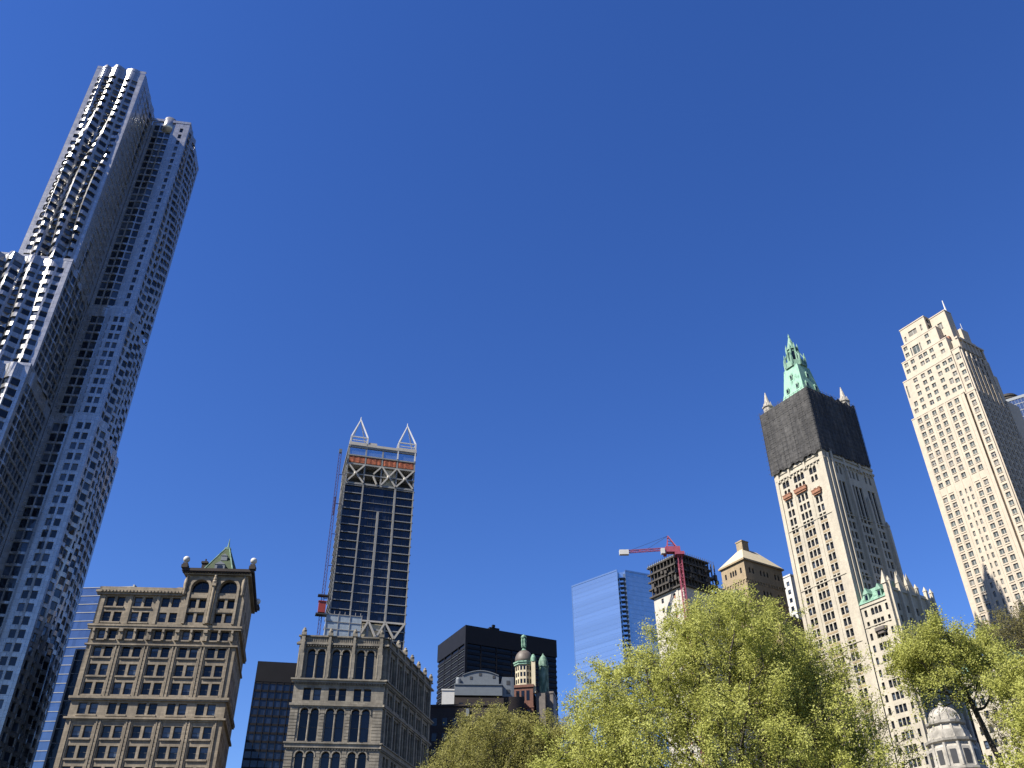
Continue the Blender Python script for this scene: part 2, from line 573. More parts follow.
    top.prism([(15.9, 18.1), (29.0, 18.1), (29.0, 40.2), (28.6, 40.2), (28.6, 18.5), (15.9, 18.5)], 263.2, 264.4)
    top.build('parapet', M['steel'], th)
    glint_cyl = MB()
    glint_cyl.lathe(21.4, 19.9, [(2.2, 258.6), (2.2, 265.6), (2.0, 265.7)], 20)  # curved steel added here only to catch a sun glint
    glint_cyl.build('penthouse', M['steel'], th, smooth=True)
    finish_windows(th, W, WIN_STEEL)
rippled_tower()

# ================================================================== sandstone office block with green pyramid
def sandstone_block():
    th = thing('office_building', 'tan sandstone office building with corner tower under a green pyramid roof', 'building', (-98.4, 200.9, 0), 4.8)
    Wd, D = 33.7, 24.9
    su = (math.cos(R(97.2)), math.sin(R(97.2)))
    FO = (Wd + .1, -.35)
    wall, W, trim, sill = MB(), [], MB(), MB()
    bays = [1.5 + 6.4 * k for k in range(5)]           # left edge of each framed bay, 4.9 wide
    ops = []
    rows = [(79.3, 2.1), (75.6, 2.1), (71.5, 1.9), (67.35, 2.3), (63.1, 2.3), (58.9, 2.4), (54.6, 2.2), (49.6, 2.3), (45.4, 2.3), (41.2, 2.3), (37.0, 2.3), (32.8, 2.3), (28.4, 2.2), (24.0, 2.3), (19.8, 2.3), (15.6, 2.3)]
    for z, h in rows:
        for b in bays:
            for c in (b + 1.15, b + 3.6):
                ops.append((c - .9, c + .9, z, z + h + .25))
    facade(wall, W, (0, 0), FR, Wd, 0, 74.6, [o for o in ops if o[3] < 74.6], .55, 0, 'sash', blind=.3)
    facade(wall, W, (0, 0), FR, 19.2, 74.6, 83.0, [o for o in ops if o[3] > 74.6 and o[1] < 19.3], .55, 0, 'sash', blind=.3)
    # the corner tower's upper stage with two big arches
    tops = []
    for cx in (23.0, 29.6):
        for c in (cx - 1.15, cx + 1.25):
            tops += [(c - .88, c + .88, 79.1, 81.4), (c - .88, c + .88, 75.6, 77.9)]
        tops.append((cx - 2.0, cx + 2.1, 82.9, 86.1, 'a'))
    T0 = 19.2
    facade(wall, W, (T0, -.35), FR, Wd - T0 + .1, 74.6, 88.2, [(o[0] - T0, o[1] - T0, *o[2:]) for o in tops], .9, 0, 'grid', blind=.3)
    wall.prism([(T0, -.35), (T0, 24.9), (T0 + .01, 24.9), (T0 + .01, -.35)], 74.6, 88.2)
    # right flank in shade, with its own windows
    sc = [2.2, 4.6, 8.6, 11, 15, 17.4, 21]
    facade(wall, W, FO, su, D + .35, 0, 88.2, cyc(sc, [z for z, h in rows], 1.4, 2.1), .4, 0, 'sash')
    wall.box(0, .02, .1, D, 0, 83)
    wall.box(.02, T0, .9, 1.2, 82, 83.0)
    wb = wall.build('wall', M['tan'], th)
    core = MB(); core.prism([(.6, 1.2), (Wd - .9, 1.2), (Wd - 4.2, D), (.6, D)], 0, 82.2); core.prism([(T0 + .5, 1.2), (Wd - .9, 1.2), (Wd - 4.2, D), (T0 + .5, D)], 82.2, 87.9)
    core.build('roof', M['roof'], th)
    # cornices and string courses
    def band(z0, z1, p, x0=-.1, x1=None, side=True):
        x1 = Wd + .1 if x1 is None else x1
        trim.box(x0 - p, x1 + (p if side else 0), -p - .05, .3, z0, z1)
        if side and x1 > Wd - 1:
            trim.obox(FO, su, .3, D, -p - .05, .25, z0, z1)
    band(82.0, 82.5, .55, x1=T0, side=False); band(82.5, 83.1, .8, x1=T0, side=False); band(83.1, 84.0, .25, x1=T0, side=False)
    for k in range(24):                                  # little lion heads along the parapet
        trim.box(.3 + k * .8, .6 + k * .8, -1.05, -.8, 82.55, 83.0)
    band(74.3, 74.75, .7); band(73.75, 74.3, .55)
    band(69.95, 70.3, .35); band(57.85, 58.35, .55); band(57.5, 57.85, .4)
    band(53.5, 53.9, .5); band(31.6, 32.0, .6); band(27.4, 27.8, .45)
    for z0, z1 in ((58.4, 69.9), (36.2, 53.4), (14.6, 27.3)):      # stepped frames round the tall bays
        for b in bays:
            a0, a1 = b - .25, b + 5.0
            for x0, x1, p in ((a0 - .35, a0 - .08, .3), (a0 + .0, a0 + .25, .16), (a1 + .08, a1 + .35, .3), (a1 - .25, a1, .16)):
                trim.box(x0, x1, -p, .1, z0, z1)
            trim.box(a0 - .35, a1 + .35, -.32, .1, z1, z1 + .28)
            trim.box(a0, a1, -.18, .1, z1 - .3, z1 - .03)
        for b in bays[:-1]:                              # colonnette between two frames
            for k in range(int((z1 - z0) / .9)):
                trim.box(b + 5.42, b + 5.86, -.2, .1, z0 + k * .9, z0 + k * .9 + .8)
    for z, h in rows:                                    # spandrel sills under each pair
        for b in bays:
            if b + 5 > T0 + 0 and z > 75:
                continue
            sill.box(b + .15, b + 4.6, -.28, .1, z - .45, z - .12)
            for k in range(9):
                sill.box(b + .4 + k * .45, b + .62 + k * .45, -.16, .1, z - .7, z - .45)
    for b in bays:                                       # corbels under the main cornice
        for c in (b - .55, b + 2.4, b + 5.4):
            trim.box(c - .3, c + .3, -.55, .1, 71.2, 73.7)
            trim.box(c - .24, c + .24, -.85, -.55, 73.0, 73.7)
    for b in bays[:3]:
        trim.box(b - .95, b - .1, -.22, .1, 75, 82)
    # tower trim: arches, pilaster with capital, corner figures, cornice
    for cx in (23.05, 29.65):
        r0, r1 = 2.12, 2.75
        zc = 84.05
        for k in range(14):
            a, b = math.pi * k / 14, math.pi * (k + 1) / 14
            A = [(cx + r * math.cos(t), zc + r * math.sin(t)) for r, t in ((r0, a), (r1, a), (r1, b), (r0, b))]
            trim.q([(x, -.75, z) for x, z in A])
            trim.q([(A[1][0], -.75, A[1][1]), (A[2][0], -.75, A[2][1]), (A[2][0], -.3, A[2][1]), (A[1][0], -.3, A[1][1])])
            trim.q([(A[0][0], -.75, A[0][1]), (A[3][0], -.75, A[3][1]), (A[3][0], .5, A[3][1]), (A[0][0], .5, A[0][1])])
        for s in (-1, 1):
            trim.box(cx + s * 2.43 - .3, cx + s * 2.43 + .3, -.75, -.2, 75.2, 84.05)
        sill.box(cx - 1.9, cx + 2.0, -.55, .1, 81.55, 82.35)
        sill.box(cx - 1.9, cx + 2.0, -.5, .1, 78.1, 78.7)
    trim.tube((26.33, -.95, 75.2), (26.33, -.95, 84.4), .42, .36, 10)
    trim.box(25.85, 26.8, -1.5, -.35, 84.4, 85.2)
    for k, (r, z) in enumerate(((.62, 85.5), (.5, 86.2), (.34, 86.9))):
        trim.lathe(26.33, -1.05, [(r * .7, z - .5), (r, z - .1), (r * .8, z + .3), (.05, z + .45)], 8)
    trim.box(T0 - .5, Wd + .8, -1.0, 0, 87.3, 88.0)
    trim.obox(FO, su, .35, D + .6, -.8, .1, 87.3, 88.0)
    th_t = trim.build('cornice', M['tan'], th)
    sill.build('window_sill', M['tan'], th)
    cor = MB()
    cor.box(T0 - 1.1, Wd + 1.4, -1.65, -.2, 88.0, 88.7)
    cor.obox(FO, su, .2, D + 1.2, -1.35, .3, 88.0, 88.7)
    cor.box(T0 - 1.1, T0 + .6, -.2, D + 1.2, 88.0, 88.7)
    for k in range(26):
        cor.box(T0 - .9 + k * .62, T0 - .55 + k * .62, -1.45, -.8, 87.6, 88.0)
        cor.obox(FO, su, .5 + k * .95, .95 + k * .95, -1.2, -.82, 87.55, 88.0)
    for x, y in ((T0 - .6, -1.2), (Wd + 1.0, -1.2), (Wd - 2.2, D + .8)):
        cor.box(x - .75, x + .75, y - .75, y + .75, 88.7, 89.5)
        cor.box(x - .55, x + .55, y - .55, y + .55, 89.5, 90.0)
    cor.build('eaves', M['darkbrick'], th)
    for x, y in ((T0 - .6, -1.2), (Wd + 1.0, -1.2), (Wd - 2.2, D + .8)):
        b = MB()
        b.lathe(x, y, [(.2, 90.0), (.3, 90.15)] + [(max(.02, .8 * math.sin(math.pi * k / 10)), 91.0 - .8 * math.cos(math.pi * k / 10)) for k in range(1, 11)], 14)
        b.build('ball_finial', M['white'], th, smooth=True)
    for x, y in ((T0 + .35, -.8), (Wd - .5, -.8)):       # carved figures on the tower's corners
        fg = MB()
        fg.lathe(x, y, [(.2, 82.0), (.36, 82.5), (.28, 83.4), (.44, 84.4), (.36, 85.2), (.46, 86.0), (.2, 86.4), (.25, 86.9), (.1, 87.2)], 9)
        fg.lathe(x - .3, y, [(.08, 83), (.24, 84.6), (.2, 85.6), (.05, 86.0)], 7)
        fg.build('statue', M['tan'], th, smooth=True)
    ap = (25.6, 8.0)
    pr = MB()
    b0 = [(T0 + 2.2, 1.2), (Wd - 3.9, 1.2), (Wd - 3.9, 15), (T0 + 2.2, 15)]
    b1 = [(ap[0] - .5, ap[1] - .5), (ap[0] + .5, ap[1] - .5), (ap[0] + .5, ap[1] + .5), (ap[0] - .5, ap[1] + .5)]
    pr.frustum(b0, 88.2, b1, 98.0)
    pyr = pr.build('pyramid_roof', M['greentile'], th)
    for cx, z, s in ((26.0, 89.2, 1.0), (26.0, 93.4, .62)):
        dm = MB()
        y0 = 1.0 + (z - 88.2) * .63 + .1
        dm.box(cx - 1.2 * s, cx + 1.2 * s, y0, y0 + 3, z, z + 1.9 * s)
        dm.prism([(cx - 1.2 * s, y0), (cx + 1.2 * s, y0), (cx + 1.2 * s, y0 + 3), (cx - 1.2 * s, y0 + 3)], z + 1.9 * s, z + 2.0 * s)
        dm.q([(cx - 1.3 * s, y0 - .1, z + 2 * s), (cx + 1.3 * s, y0 - .1, z + 2 * s), (cx, y0 - .1, z + 2.9 * s)])
        dm.q([(cx - 1.3 * s, y0 - .1, z + 2 * s), (cx, y0 - .1, z + 2.9 * s), (cx, y0 + 3, z + 2.9 * s), (cx - 1.3 * s, y0 + 3, z + 2 * s)])
        dm.q([(cx + 1.3 * s, y0 - .1, z + 2 * s), (cx, y0 - .1, z + 2.9 * s), (cx, y0 + 3, z + 2.9 * s), (cx + 1.3 * s, y0 + 3, z + 2 * s)])
        dm.build('dormer', M['shadegrey'], pyr)
    dw = MB(); dw.box(25.4, 26.6, 1.62, 1.7, 89.6, 90.9); dw.build('window', M['gl_mid'], pyr)
    rg = MB()                                            # copper hips and finial
    for i in range(4):
        rg.tube((*b0[i], 88.2), (*b1[i], 98.0), .2, .16, 6)
    rg.box(ap[0] - .7, ap[0] + .7, ap[1] - .7, ap[1] + .7, 97.8, 98.3)
    rg.tube((*ap, 98.3), (*ap, 101.0), .3, .05, 8)
    rg.build('hip_ridge', M['copper_dark'], pyr)
    ch = MB(); ch.box(T0 + 1.2, T0 + 2.4, 6, 7.4, 88, 93.2); ch.box(T0 + 1.0, T0 + 2.6, 5.8, 7.6, 93.2, 93.7)
    ch.tube((T0 + 1.8, 6.7, 93.7), (T0 + 1.8, 6.7, 94.6), .2, .2, 6)
    ch.build('chimney', M['darkbrick'], th)
    dd = MB(); dd.lathe(17.0, 5.5, [(2.6, 82.2), (2.6, 84.4), (2.3, 85.2), (1.5, 85.9), (.1, 86.3)], 18); dd.build('roof_dome', M['dkdome'], th, smooth=True)
    finish_windows(th, W, WIN_DARK)
sandstone_block()

# ================================================================== arched granite office block
def arched_block():
    th = thing('office_building', 'grey granite office building with tiers of round-arched windows and parapet finials', 'building', (-45.1, 183.6, 0), 7.2)
    Wd = 18.3
    wall, W, trim = MB(), [], MB()
    ang = 70.9                                             # right flank direction in local frame
    su = (math.cos(R(ang)), math.sin(R(ang)))
    SL = 33.0
    bays = [(1.95, 3.55, 4.0, 5.6), (7.05, 8.65, 9.1, 10.7), (12.15, 13.75, 14.2, 15.8)]
    ops = []
    for b in bays:
        for a0, a1 in (b[:2], b[2:]):
            ops += [(a0, a1, 56.9, 62.9, 'a'), (a0 + .05, a1 - .05, 52.4, 54.9), (a0 - .03, a1 + .03, 44.5, 50.9, 'a'), (a0, a1, 36.2, 42.6, 'a'),
                    (a0, a1, 30.4, 33.0), (a0, a1, 22.0, 28.4, 'a'), (a0, a1, 16.6, 19.6), (a0, a1, 9, 15, 'a')]
    facade(wall, W, (0, 0), FR, Wd, 0, 65.6, ops, .75, 0, 'sash', blind=.12)
    sops = []
    nb = 6
    for k in range(nb):
        c = 1.5 + k * (SL - 3) / nb
        p = (SL - 3) / nb
        for a0 in (c + .75, c + 2.6):
            sops += [(a0, a0 + 1.45, 56.9, 62.6), (a0, a0 + 1.45, 52.4, 54.9), (a0, a0 + 1.45, 44.5, 50.6), (a0, a0 + 1.45, 36.2, 42.4), (a0, a0 + 1.45, 30.4, 33), (a0, a0 + 1.45, 22, 28.2)]
    facade(wall, W, (Wd, 0), su, SL, 0, 65.6, sops, .6, 0, 'sash')
    e = (Wd + su[0] * SL, su[1] * SL)
    wall.box(-.01, .01, .05, 30, 0, 65.6)
    wall.build('wall', M['grey'], th)
    core = MB(); core.prism([(.5, 1.0), (Wd - .5, 1.0), (Wd + su[0] * SL - 1.0, su[1] * SL - .6), (.5, su[1] * SL - .6)], 0, 64.2)
    core.build('roof', M['roof'], th)
    for (O, u, L) in (((0, 0), FR, Wd), ((Wd, 0), su, SL)):
        def bd(z0, z1, p):
            trim.obox(O, u, -p, L + p, -p, .3, z0, z1)
        bd(63.75, 64.1, .55); bd(64.1, 64.35, .3); bd(65.45, 65.75, .32)
        bd(55.9, 56.35, .5); bd(56.35, 56.65, .75); bd(51.3, 51.75, .45); bd(51.0, 51.3, .25)
        bd(43.2, 44.0, .4); bd(44.0, 44.25, .6); bd(34.2, 34.6, .5); bd(29, 29.4, .5); bd(20.5, 21, .6)
        for k in range(int(L / .55)):                      # dentils and corbel table
            trim.obox(O, u, .1 + k * .55, .36 + k * .55, -.38, .1, 55.6, 55.9)
            trim.obox(O, u, .1 + k * .55, .36 + k * .55, -.3, .1, 42.9, 43.2)
            trim.obox(O, u, .1 + k * .55, .36 + k * .55, -.45, .1, 63.4, 63.75)
    piers = [.75, 6.3, 11.4, 17.0]
    for x in piers:                                        # buttresses of the top storey rising to finials
        wd = .42 if 2 < x < 16 else .6
        trim.box(x - wd, x + wd, -.55, .1, 56.65, 63.4)
        trim.box(x - wd * .6, x + wd * .6, -.75, -.5, 56.65, 66.3)
        trim.tube((x - wd * .75, -.66, 56.9), (x - wd * .75, -.66, 61.8), .14, .14, 6)
        trim.tube((x + wd * .75, -.66, 56.9), (x + wd * .75, -.66, 61.8), .14, .14, 6)
    for b in bays:
        for a0, a1 in (b[:2], b[2:]):
            for z0, zt in ((56.9, 62.9), (44.5, 50.9), (36.2, 42.6), (22, 28.4)):
                r = (a1 - a0) / 2
                cx, zc = (a0 + a1) / 2, zt - r
                r0, r1 = r + .02, r + .26
                for k in range(12):
                    t0, t1 = math.pi * k / 12, math.pi * (k + 1) / 12
                    A = [(cx + q * math.cos(t), zc + q * math.sin(t)) for q, t in ((r0, t0), (r1, t0), (r1, t1), (r0, t1))]
                    trim.q([(x, -.2, z) for x, z in A])
                    trim.q([(A[1][0], -.2, A[1][1]), (A[2][0], -.2, A[2][1]), (A[2][0], .02, A[2][1]), (A[1][0], .02, A[1][1])])
                    trim.q([(A[0][0], -.2, A[0][1]), (A[3][0], -.2, A[3][1]), (A[3][0], .2, A[3][1]), (A[0][0], .2, A[0][1])])
                trim.box(a0 - .25, a0 - .03, -.2, .1, zc - .35, zc)
                trim.box(a1 + .03, a1 + .25, -.2, .1, zc - .35, zc)
        for z0, zt in ((56.9, 62.1), (44.5, 50.1), (36.2, 41.8), (22, 27.6)):
            x = (b[1] + b[2]) / 2
            trim.tube((x, -.2, z0), (x, -.2, zt - .4), .2, .18, 8)
            trim.box(x - .27, x + .27, -.45, .1, zt - .4, zt)
            trim.box(x - .27, x + .27, -.45, .1, z0 - .25, z0)
    for z in [44.3 + .62 * k for k in range(11)] + [36 + .62 * k for k in range(11)] + [16 + .62 * k for k in range(20)]:   # rusticated piers
        for x0, x1 in ((0.0, 1.4), (16.4, Wd), (5.9, 6.75), (11.0, 11.85)):
            o = random.uniform(-.05, .05)
            trim.box(x0 - (.1 if x0 == 0 else 0), x1, -.16 + o, .05, z, z + .54)
    for k in range(nb + 1):                                # flank pilasters
        c = 1.2 + k * (SL - 3) / nb
        trim.obox((Wd, 0), su, c - .35, c + .45, -.3, .1, 44.3, 55.6)
        trim.obox((Wd, 0), su, c - .35, c + .45, -.4, .1, 56.65, 66.0)
    for k in range(40):                                    # balustrade panel relief
        trim.box(.5 + k * .44, .72 + k * .44, -.12, .1, 64.4, 65.4)
    trim.build('cornice', M['grey'], th)
    fin = [(x, -.4) for x in piers] + [(Wd + su[0] * c + .3, su[1] * c) for c in (6.2, 11.2, 16.2, 21.2, 26.2, 31.2)]
    for x, y in fin:
        f = MB()
        f.box(x - .5, x + .5, y - .45, y + .45, 65.6, 66.2)
        f.lathe(x, y, [(.35, 66.2), (.45, 66.4), (.5, 66.7), (.28, 66.95), (.3, 67.15), (.05, 67.35)], 8)
        f.build('finial', M['grey'], th)
    finish_windows(th, W, WIN_DARK)
arched_block()

# ================================================================== dark glass tower under construction, twin spires
def spired_tower():
    th = thing('skyscraper', 'dark glass tower under construction with two open white pyramid spires', 'skyscraper', (-67.4, 313.4, 0), 15.8)
    Wd, D = 28.0, 24.0
    U = [0.2, 7.3, 14.2, 20.4, 27.6]
    g = MB()
    g.box(.3, Wd - .3, .5, D, 0, 173)
    g.box(8.0, 19.8, 1.8, 6, 118, 173)
    g.build('glazing', M['navy'], th)
    z = MB()
    pitch = 3.44
    k = 0
    zz = 117.6
    while zz < 173.5:
        z.box(-.35, 7.6, -.2, .6, zz, zz + .26)
        z.box(20.0, Wd + .35, -.2, .6, zz, zz + .26)
        z.box(7.6, 20.0, .1, .6, zz, zz + (.14 if zz > 150 else .22))
        z.box(Wd - .4, Wd + .25, .6, D, zz, zz + .42)
        z.box(-.25, .4, .6, D, zz, zz + .42)
        zz += pitch; k += 1
    for q in range(1, 33):
        zz = 117.6 - q * pitch
        z.box(-.2, Wd + .2, -.2, .6, zz, zz + .4)
    z.build('floor_edge', M['edge_grey'], th)
    c = MB()
    for x, a, b in ((.0, .18, 173), (7.35, .26, 173), (14.2, .42, 162), (20.4, .36, 173), (27.85, .18, 173)):
        c.box(x - a, x + a, -.32, .55, 0, b)
    c.build('column', M['spandrel'], th)
    mu = MB()
    for x in (1.9, 3.1, 4.4, 5.6, 21.8, 22.9, 24.5, 26.0):
        mu.box(x - .04, x + .04, .36, .55, 117, 173)
    for x in (9.2, 10.6, 12.2, 16.0, 17.4, 18.8):
        mu.box(x - .03, x + .03, .40, .55, 117, 173)
    mu.build('mullion', M['frame_dark'], th)
    # storeys still open: X braces, orange netting, glass storey
    op = MB()
    op.box(.8, Wd - .8, 5, D - 1, 173, 186)
    op.build('core_wall', M['concrete'], th)
    fl = MB()
    for zz, t in ((173.2, .8), (177.6, .45), (182.1, .7), (186.2, .55), (190.2, .9)):
        x0, x1 = (0, Wd) if zz < 190 else (-.2, Wd + .2)
        fl.box(x0, x1, -.3, D, zz, zz + t)
    for x in U:
        fl.box(x - .3, x + .3, -.15, .45, 173, 192)
        fl.box(x - .3, x + .3, D - 1, D - .4, 173, 192)
    for y in (8, 16):
        fl.box(Wd - .6, Wd - .1, y - .3, y + .3, 173, 192)
    fl.build('slab', M['spandrel'], th)
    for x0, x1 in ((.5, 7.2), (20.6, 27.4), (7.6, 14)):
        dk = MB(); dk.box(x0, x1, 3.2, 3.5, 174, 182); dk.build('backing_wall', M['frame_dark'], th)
    br = MB()
    def X(x0, x1, z0, z1, y=-.45):
        br.tube((x0, y, z0), (x1, y, z1), .42, .42, 4); br.tube((x0, y, z1), (x1, y, z0), .42, .42, 4)
        br.lathe((x0 + x1) / 2, y, [(.75, (z0 + z1) / 2 - .5), (.75, (z0 + z1) / 2 + .5)], 6)
    X(.5, 7.2, 174.0, 182.2)
    X(14.4, 20.2, 174.0, 182.2); X(20.6, 27.4, 174.0, 182.2)
    br.tube((11.0, -.45, 178.6), (14.0, -.45, 182.2), .4, .4, 4); br.tube((11.0, -.45, 177.4), (12.6, -.45, 174), .4, .4, 4)
    br.build('brace', M['concrete'], th)
    br = MB()
    for x0, x1, up in ((11.3, 14.2, 1), (14.2, 17.2, 0), (17.4, 20.4, 1), (20.4, 24.0, 0), (24.0, 27.6, 1)):
        z0, z1 = (111.5, 117.3) if up else (117.3, 111.5)
        br.tube((x0, -.5, z0), (x1, -.5, z1), .5, .5, 4)
    br.box(11, Wd, -.75, -.1, 117.0, 117.6)
    br.build('brace', M['concrete'], th)
    pn = MB(); pn.box(15.2, 20.0, .6, 1.2, 174.2, 181.8); pn.build('wall_panel', M['creamroof'], th)
    pn = MB(); pn.box(12.2, 20.4, .2, .7, 108, 116.6); pn.build('wall_panel', M['creamroof'], th)
    ora = MB()
    for x0, x1 in ((.7, 7.0), (7.7, 13.7), (14.7, 20.0), (20.8, 27.2)):
        n = 8
        for i in range(n):
            a, b = x0 + (x1 - x0) * i / n, x0 + (x1 - x0) * (i + 1) / n
            ya, yb = -.12 + .05 * math.sin(i * 2.1 + x0), -.12 + .05 * math.sin((i + 1) * 2.1 + x0)
            ora.q([(a, ya, 183.2), (b, yb, 183.2), (b, yb, 186.0), (a, ya, 186.0)])
            ora.q([(a, ya + .08, 183.2), (b, yb + .08, 183.2), (b, yb + .08, 186.0), (a, ya + .08, 186.0)])
    ora.build('safety_net', M['orange'], th)
    gl = MB()
    for x0, x1 in ((.6, 7.0), (7.6, 13.9), (14.6, 20.1), (20.7, 27.3)):
        gl.box(x0, x1, .1, .25, 186.9, 190.1)
    gl.build('glass_panel', M['curtain'], th)
    rb = MB()
    rb.box(7.2, 20.5, -.5, 1, 191.0, 192.1); rb.box(8.0, 11.4, -.2, 3, 190.8, 193.2)
    rb.box(.0, 7.7, -.5, .5, 191.1, 192.6); rb.box(20.2, 28, -.5, .5, 191.1, 192.6)
    rb.build('roof_beam', M['concrete'], th)
    for x0, x1, y0, y1 in ((.5, 7.4, -.2, 7), (20.4, 27.6, -.2, 7)):
        s = MB()
        ax, ay = (x0 + x1) / 2, (y0 + y1) / 2
        zb = 195.2
        C4 = [(x0, y0), (x1, y0), (x1, y1), (x0, y1)]
        for i in range(4):
            p, q = C4[i], C4[(i + 1) % 4]
            s.tube((*p, 187 if x0 > 15 else 190.8), (*p, zb), .36, .36, 4)
            s.tube((*p, zb), (ax, ay, 206.0), .34, .26, 4)
            s.tube((*p, zb), (*q, zb), .3, .3, 4)
            s.tube((*p, 193.6), (*q, 193.6), .2, .2, 4)
        s.tube((ax, ay, 205.4), (ax, ay, 207.4), .3, .12, 6)
        s.build('spire_frame', M['whitesteel'], th)
    ws = MB()
    ws.box(-1.2, 11.5, -2.6, -2.4, 104, 118.0)
    ws.box(-1.2, -1.0, -2.4, 2, 104, 118.0)
    ws.build('weather_screen', M['sheet'], th)
    wf = MB()
    for k in range(5):
        wf.box(-1.3, 11.6, -2.75, -2.6, 107 + k * 2.7, 107.25 + k * 2.7)
    for x in (-1.2, 3.1, 7.3, 11.5):
        wf.box(x - .1, x + .1, -2.78, -2.6, 104, 118.4)
    for k in range(7):
        wf.box(-.5 + k * 1.9, -.3 + k * 1.9, -2.7, -2.5, 118.0, 119.2)
    wf.build('screen_frame', M['frame_pale'], th)

    h = thing('construction_hoist', 'thin purple construction hoist mast with a red cage', 'hoist', (-70.2, 311.4, 0), 15.8)
    m = MB()
    for x in (-.45, .45):
        for y in (-.45, .45):
            m.tube((x, y, 0), (x, y, 186), .13, .13, 4)
    zz = 60.0
    while zz < 185:
        m.tube((-.45, -.45, zz), (.45, -.45, zz + 1.5), .07, .07, 3, caps=False)
        m.tube((.45, -.45, zz), (.45, .45, zz + 1.5), .07, .07, 3, caps=False)
        m.tube((-.45, -.45, zz), (.45, -.45, zz), .07, .07, 3, caps=False)
        zz += 1.5
    for zz in (124, 137, 150, 163, 176):
        m.box(.4, 2.9, -.1, .1, zz, zz + .2)
    m.box(-.15, .55, -.15, .15, 158, 166)
    m.build('mast', M['purple'], h)
    t = MB(); t.box(-.6, .6, -.6, .6, 186, 187.6); t.build('mast_head', M['shadegrey'], h)
    cg = MB()
    cg.box(-1.3, 1.3, -2.0, -.5, 118.2, 122.2); cg.box(-1.5, 1.5, -2.2, -.4, 122.2, 122.45)
    cg.build('cage', M['red'], h)
    pl = MB(); pl.box(-2.0, 2.0, -2.2, .4, 117.3, 117.8); pl.box(-1.9, 2.1, -1.8, .5, 124.6, 125.0)
    pl.build('landing', M['frame_dark'], h)
spired_tower()

# ================================================================== far dark and glass towers
def black_block():
    th = thing('skyscraper', 'broad black steel office block with louvred top, behind the domed cupola', 'skyscraper', (-34.6, 623.7, 0), 27.5)
    L1, L2, H = 74.5, 50.0, 226.0
    g = MB(); g.box(.6, L1, .6, L2, 0, H - 1); g.build('glazing', M['black_glass'], th)
    s = MB()
    s.box(-.4, L1 + .4, -.4, 1, H - 13, H); s.box(-.4, 1, 1, L2 + .4, H - 13, H)
    s.box(1, L1 + .4, L2, L2 + .4, H - 13, H); s.box(L1, L1 + .4, 1, L2, H - 13, H)
    s.box(-.4, 1.4, -.4, 1.2, 0, H - 13)
    for k in range(52):
        z = H - 13 - 2.0 - k * 3.9
        s.box(0, L1, 0, .7, z - 1.7, z); s.box(0, .7, .7, L2, z - 1.7, z)
    for k in range(1, 6):
        s.box(L1 * k / 6 - .4, L1 * k / 6 + .4, -.2, .8, 0, H - 13)
    for k in range(1, 4):
        s.box(-.2, .8, L2 * k / 4 - .4, L2 * k / 4 + .4, 0, H - 13)
    s.box(4, L1 - 4, 4, L2 - 4, H - 1, H - .2)
    s.build('steel_frame', M['black_steel'], th)
    r = MB(); r.box(21, 29, 4, 9, H, H + 3.2); r.box(23, 25, 3, 5, H + 3.2, H + 5); r.build('roof_plant', M['black_steel'], th)
    lv = MB()
    for k in range(34):                                    # pale blinds seen through the left face
        z = H - 15.8 - k * 3.9
        lv.box(-.05, .55, 2, L2 - 1, z - 2.0, z - 1.78)
    lv.build('louvre', M['frame_blue'], th)
black_block()

def blue_slab():
    th = thing('skyscraper', 'tall sky-blue mirror glass tower with a notched corner', 'skyscraper', (86.3, 694.9, 0), 0)
    H = 297.0
    a = R(136.0); b = R(24.0)
    d1 = (math.cos(a), math.sin(a)); d2 = (math.cos(b), math.sin(b))
    P0 = (0, 0); PL = (d1[0] * 50, d1[1] * 50)
    N1 = (2.0, 4.0); N2 = (5.2, 3.2); N3 = (7.0, 1.0)
    PR = (N3[0] + d2[0] * 32, N3[1] + d2[1] * 32)
    PB = (PR[0] + d1[0] * 46, PR[1] + d1[1] * 46)
    g = MB(); g.prism([P0, N1, N2, N3, PR, PB, PL], 0, H, 0); g.build('glazing', M['curtain'], th)
    m = MB()
    for k in range(70):
        z = H - 4 - k * 4.0
        for p, q in ((PL, P0), (N3, PR)):
            L = math.hypot(q[0] - p[0], q[1] - p[1]); u = ((q[0] - p[0]) / L, (q[1] - p[1]) / L)
            m.obox(p, u, 0, L, -.06, .02, z, z + .22)
    for p, q in ((PL, P0), (N3, PR)):
        L = math.hypot(q[0] - p[0], q[1] - p[1]); u = ((q[0] - p[0]) / L, (q[1] - p[1]) / L)
        n = int(L / 3.05)
        for i in (0, n):
            w_ = .45 if i in (0, n) else .06
            m.obox(p, u, L * i / n - w_ / 2, L * i / n + w_ / 2, -.16, .0, 20, H + .6)
        m.obox(p, u, 0, L, -.3, .6, H - .2, H + 1.2)
    m.build('mullion', M['curtain_edge'], th)
    for k in range(45):
        z = H - 6 - k * 4.0
        s = MB(); s.prism([(1.4, .9), (6.4, .2), (6.0, 3.0), (2.2, 3.8)], z, z + .5); s.build('balcony_slab', M['curtain2'], th)
blue_slab()

def dark_slab():
    th = thing('skyscraper', 'plain dark navy slab tower between the tan and the grey stone buildings', 'skyscraper', (-116.5, 401.4, 0), 11.2)
    H = 130.0
    g = MB(); g.box(.3, 34, .3, 60, 0, H - 9); g.build('glazing', M['navy'], th)
    s = MB()
    s.box(0, 34.3, 0, 60, H - 9, H)
    for k in range(36):
        z = H - 9 - k * 3.6
        s.box(.05, 34.2, .1, .5, z - .9, z)
    for k in range(12):
        s.box(.05 + k * 3.1, .35 + k * 3.1, -.05, .4, 0, H - 9)
    s.build('steel_frame', M['black_steel'], th)
    l = MB(); l.box(-.1, .3, .6, 60, 0, H - 9.1); l.build('side_glazing', M['curtain2'], th)
dark_slab()

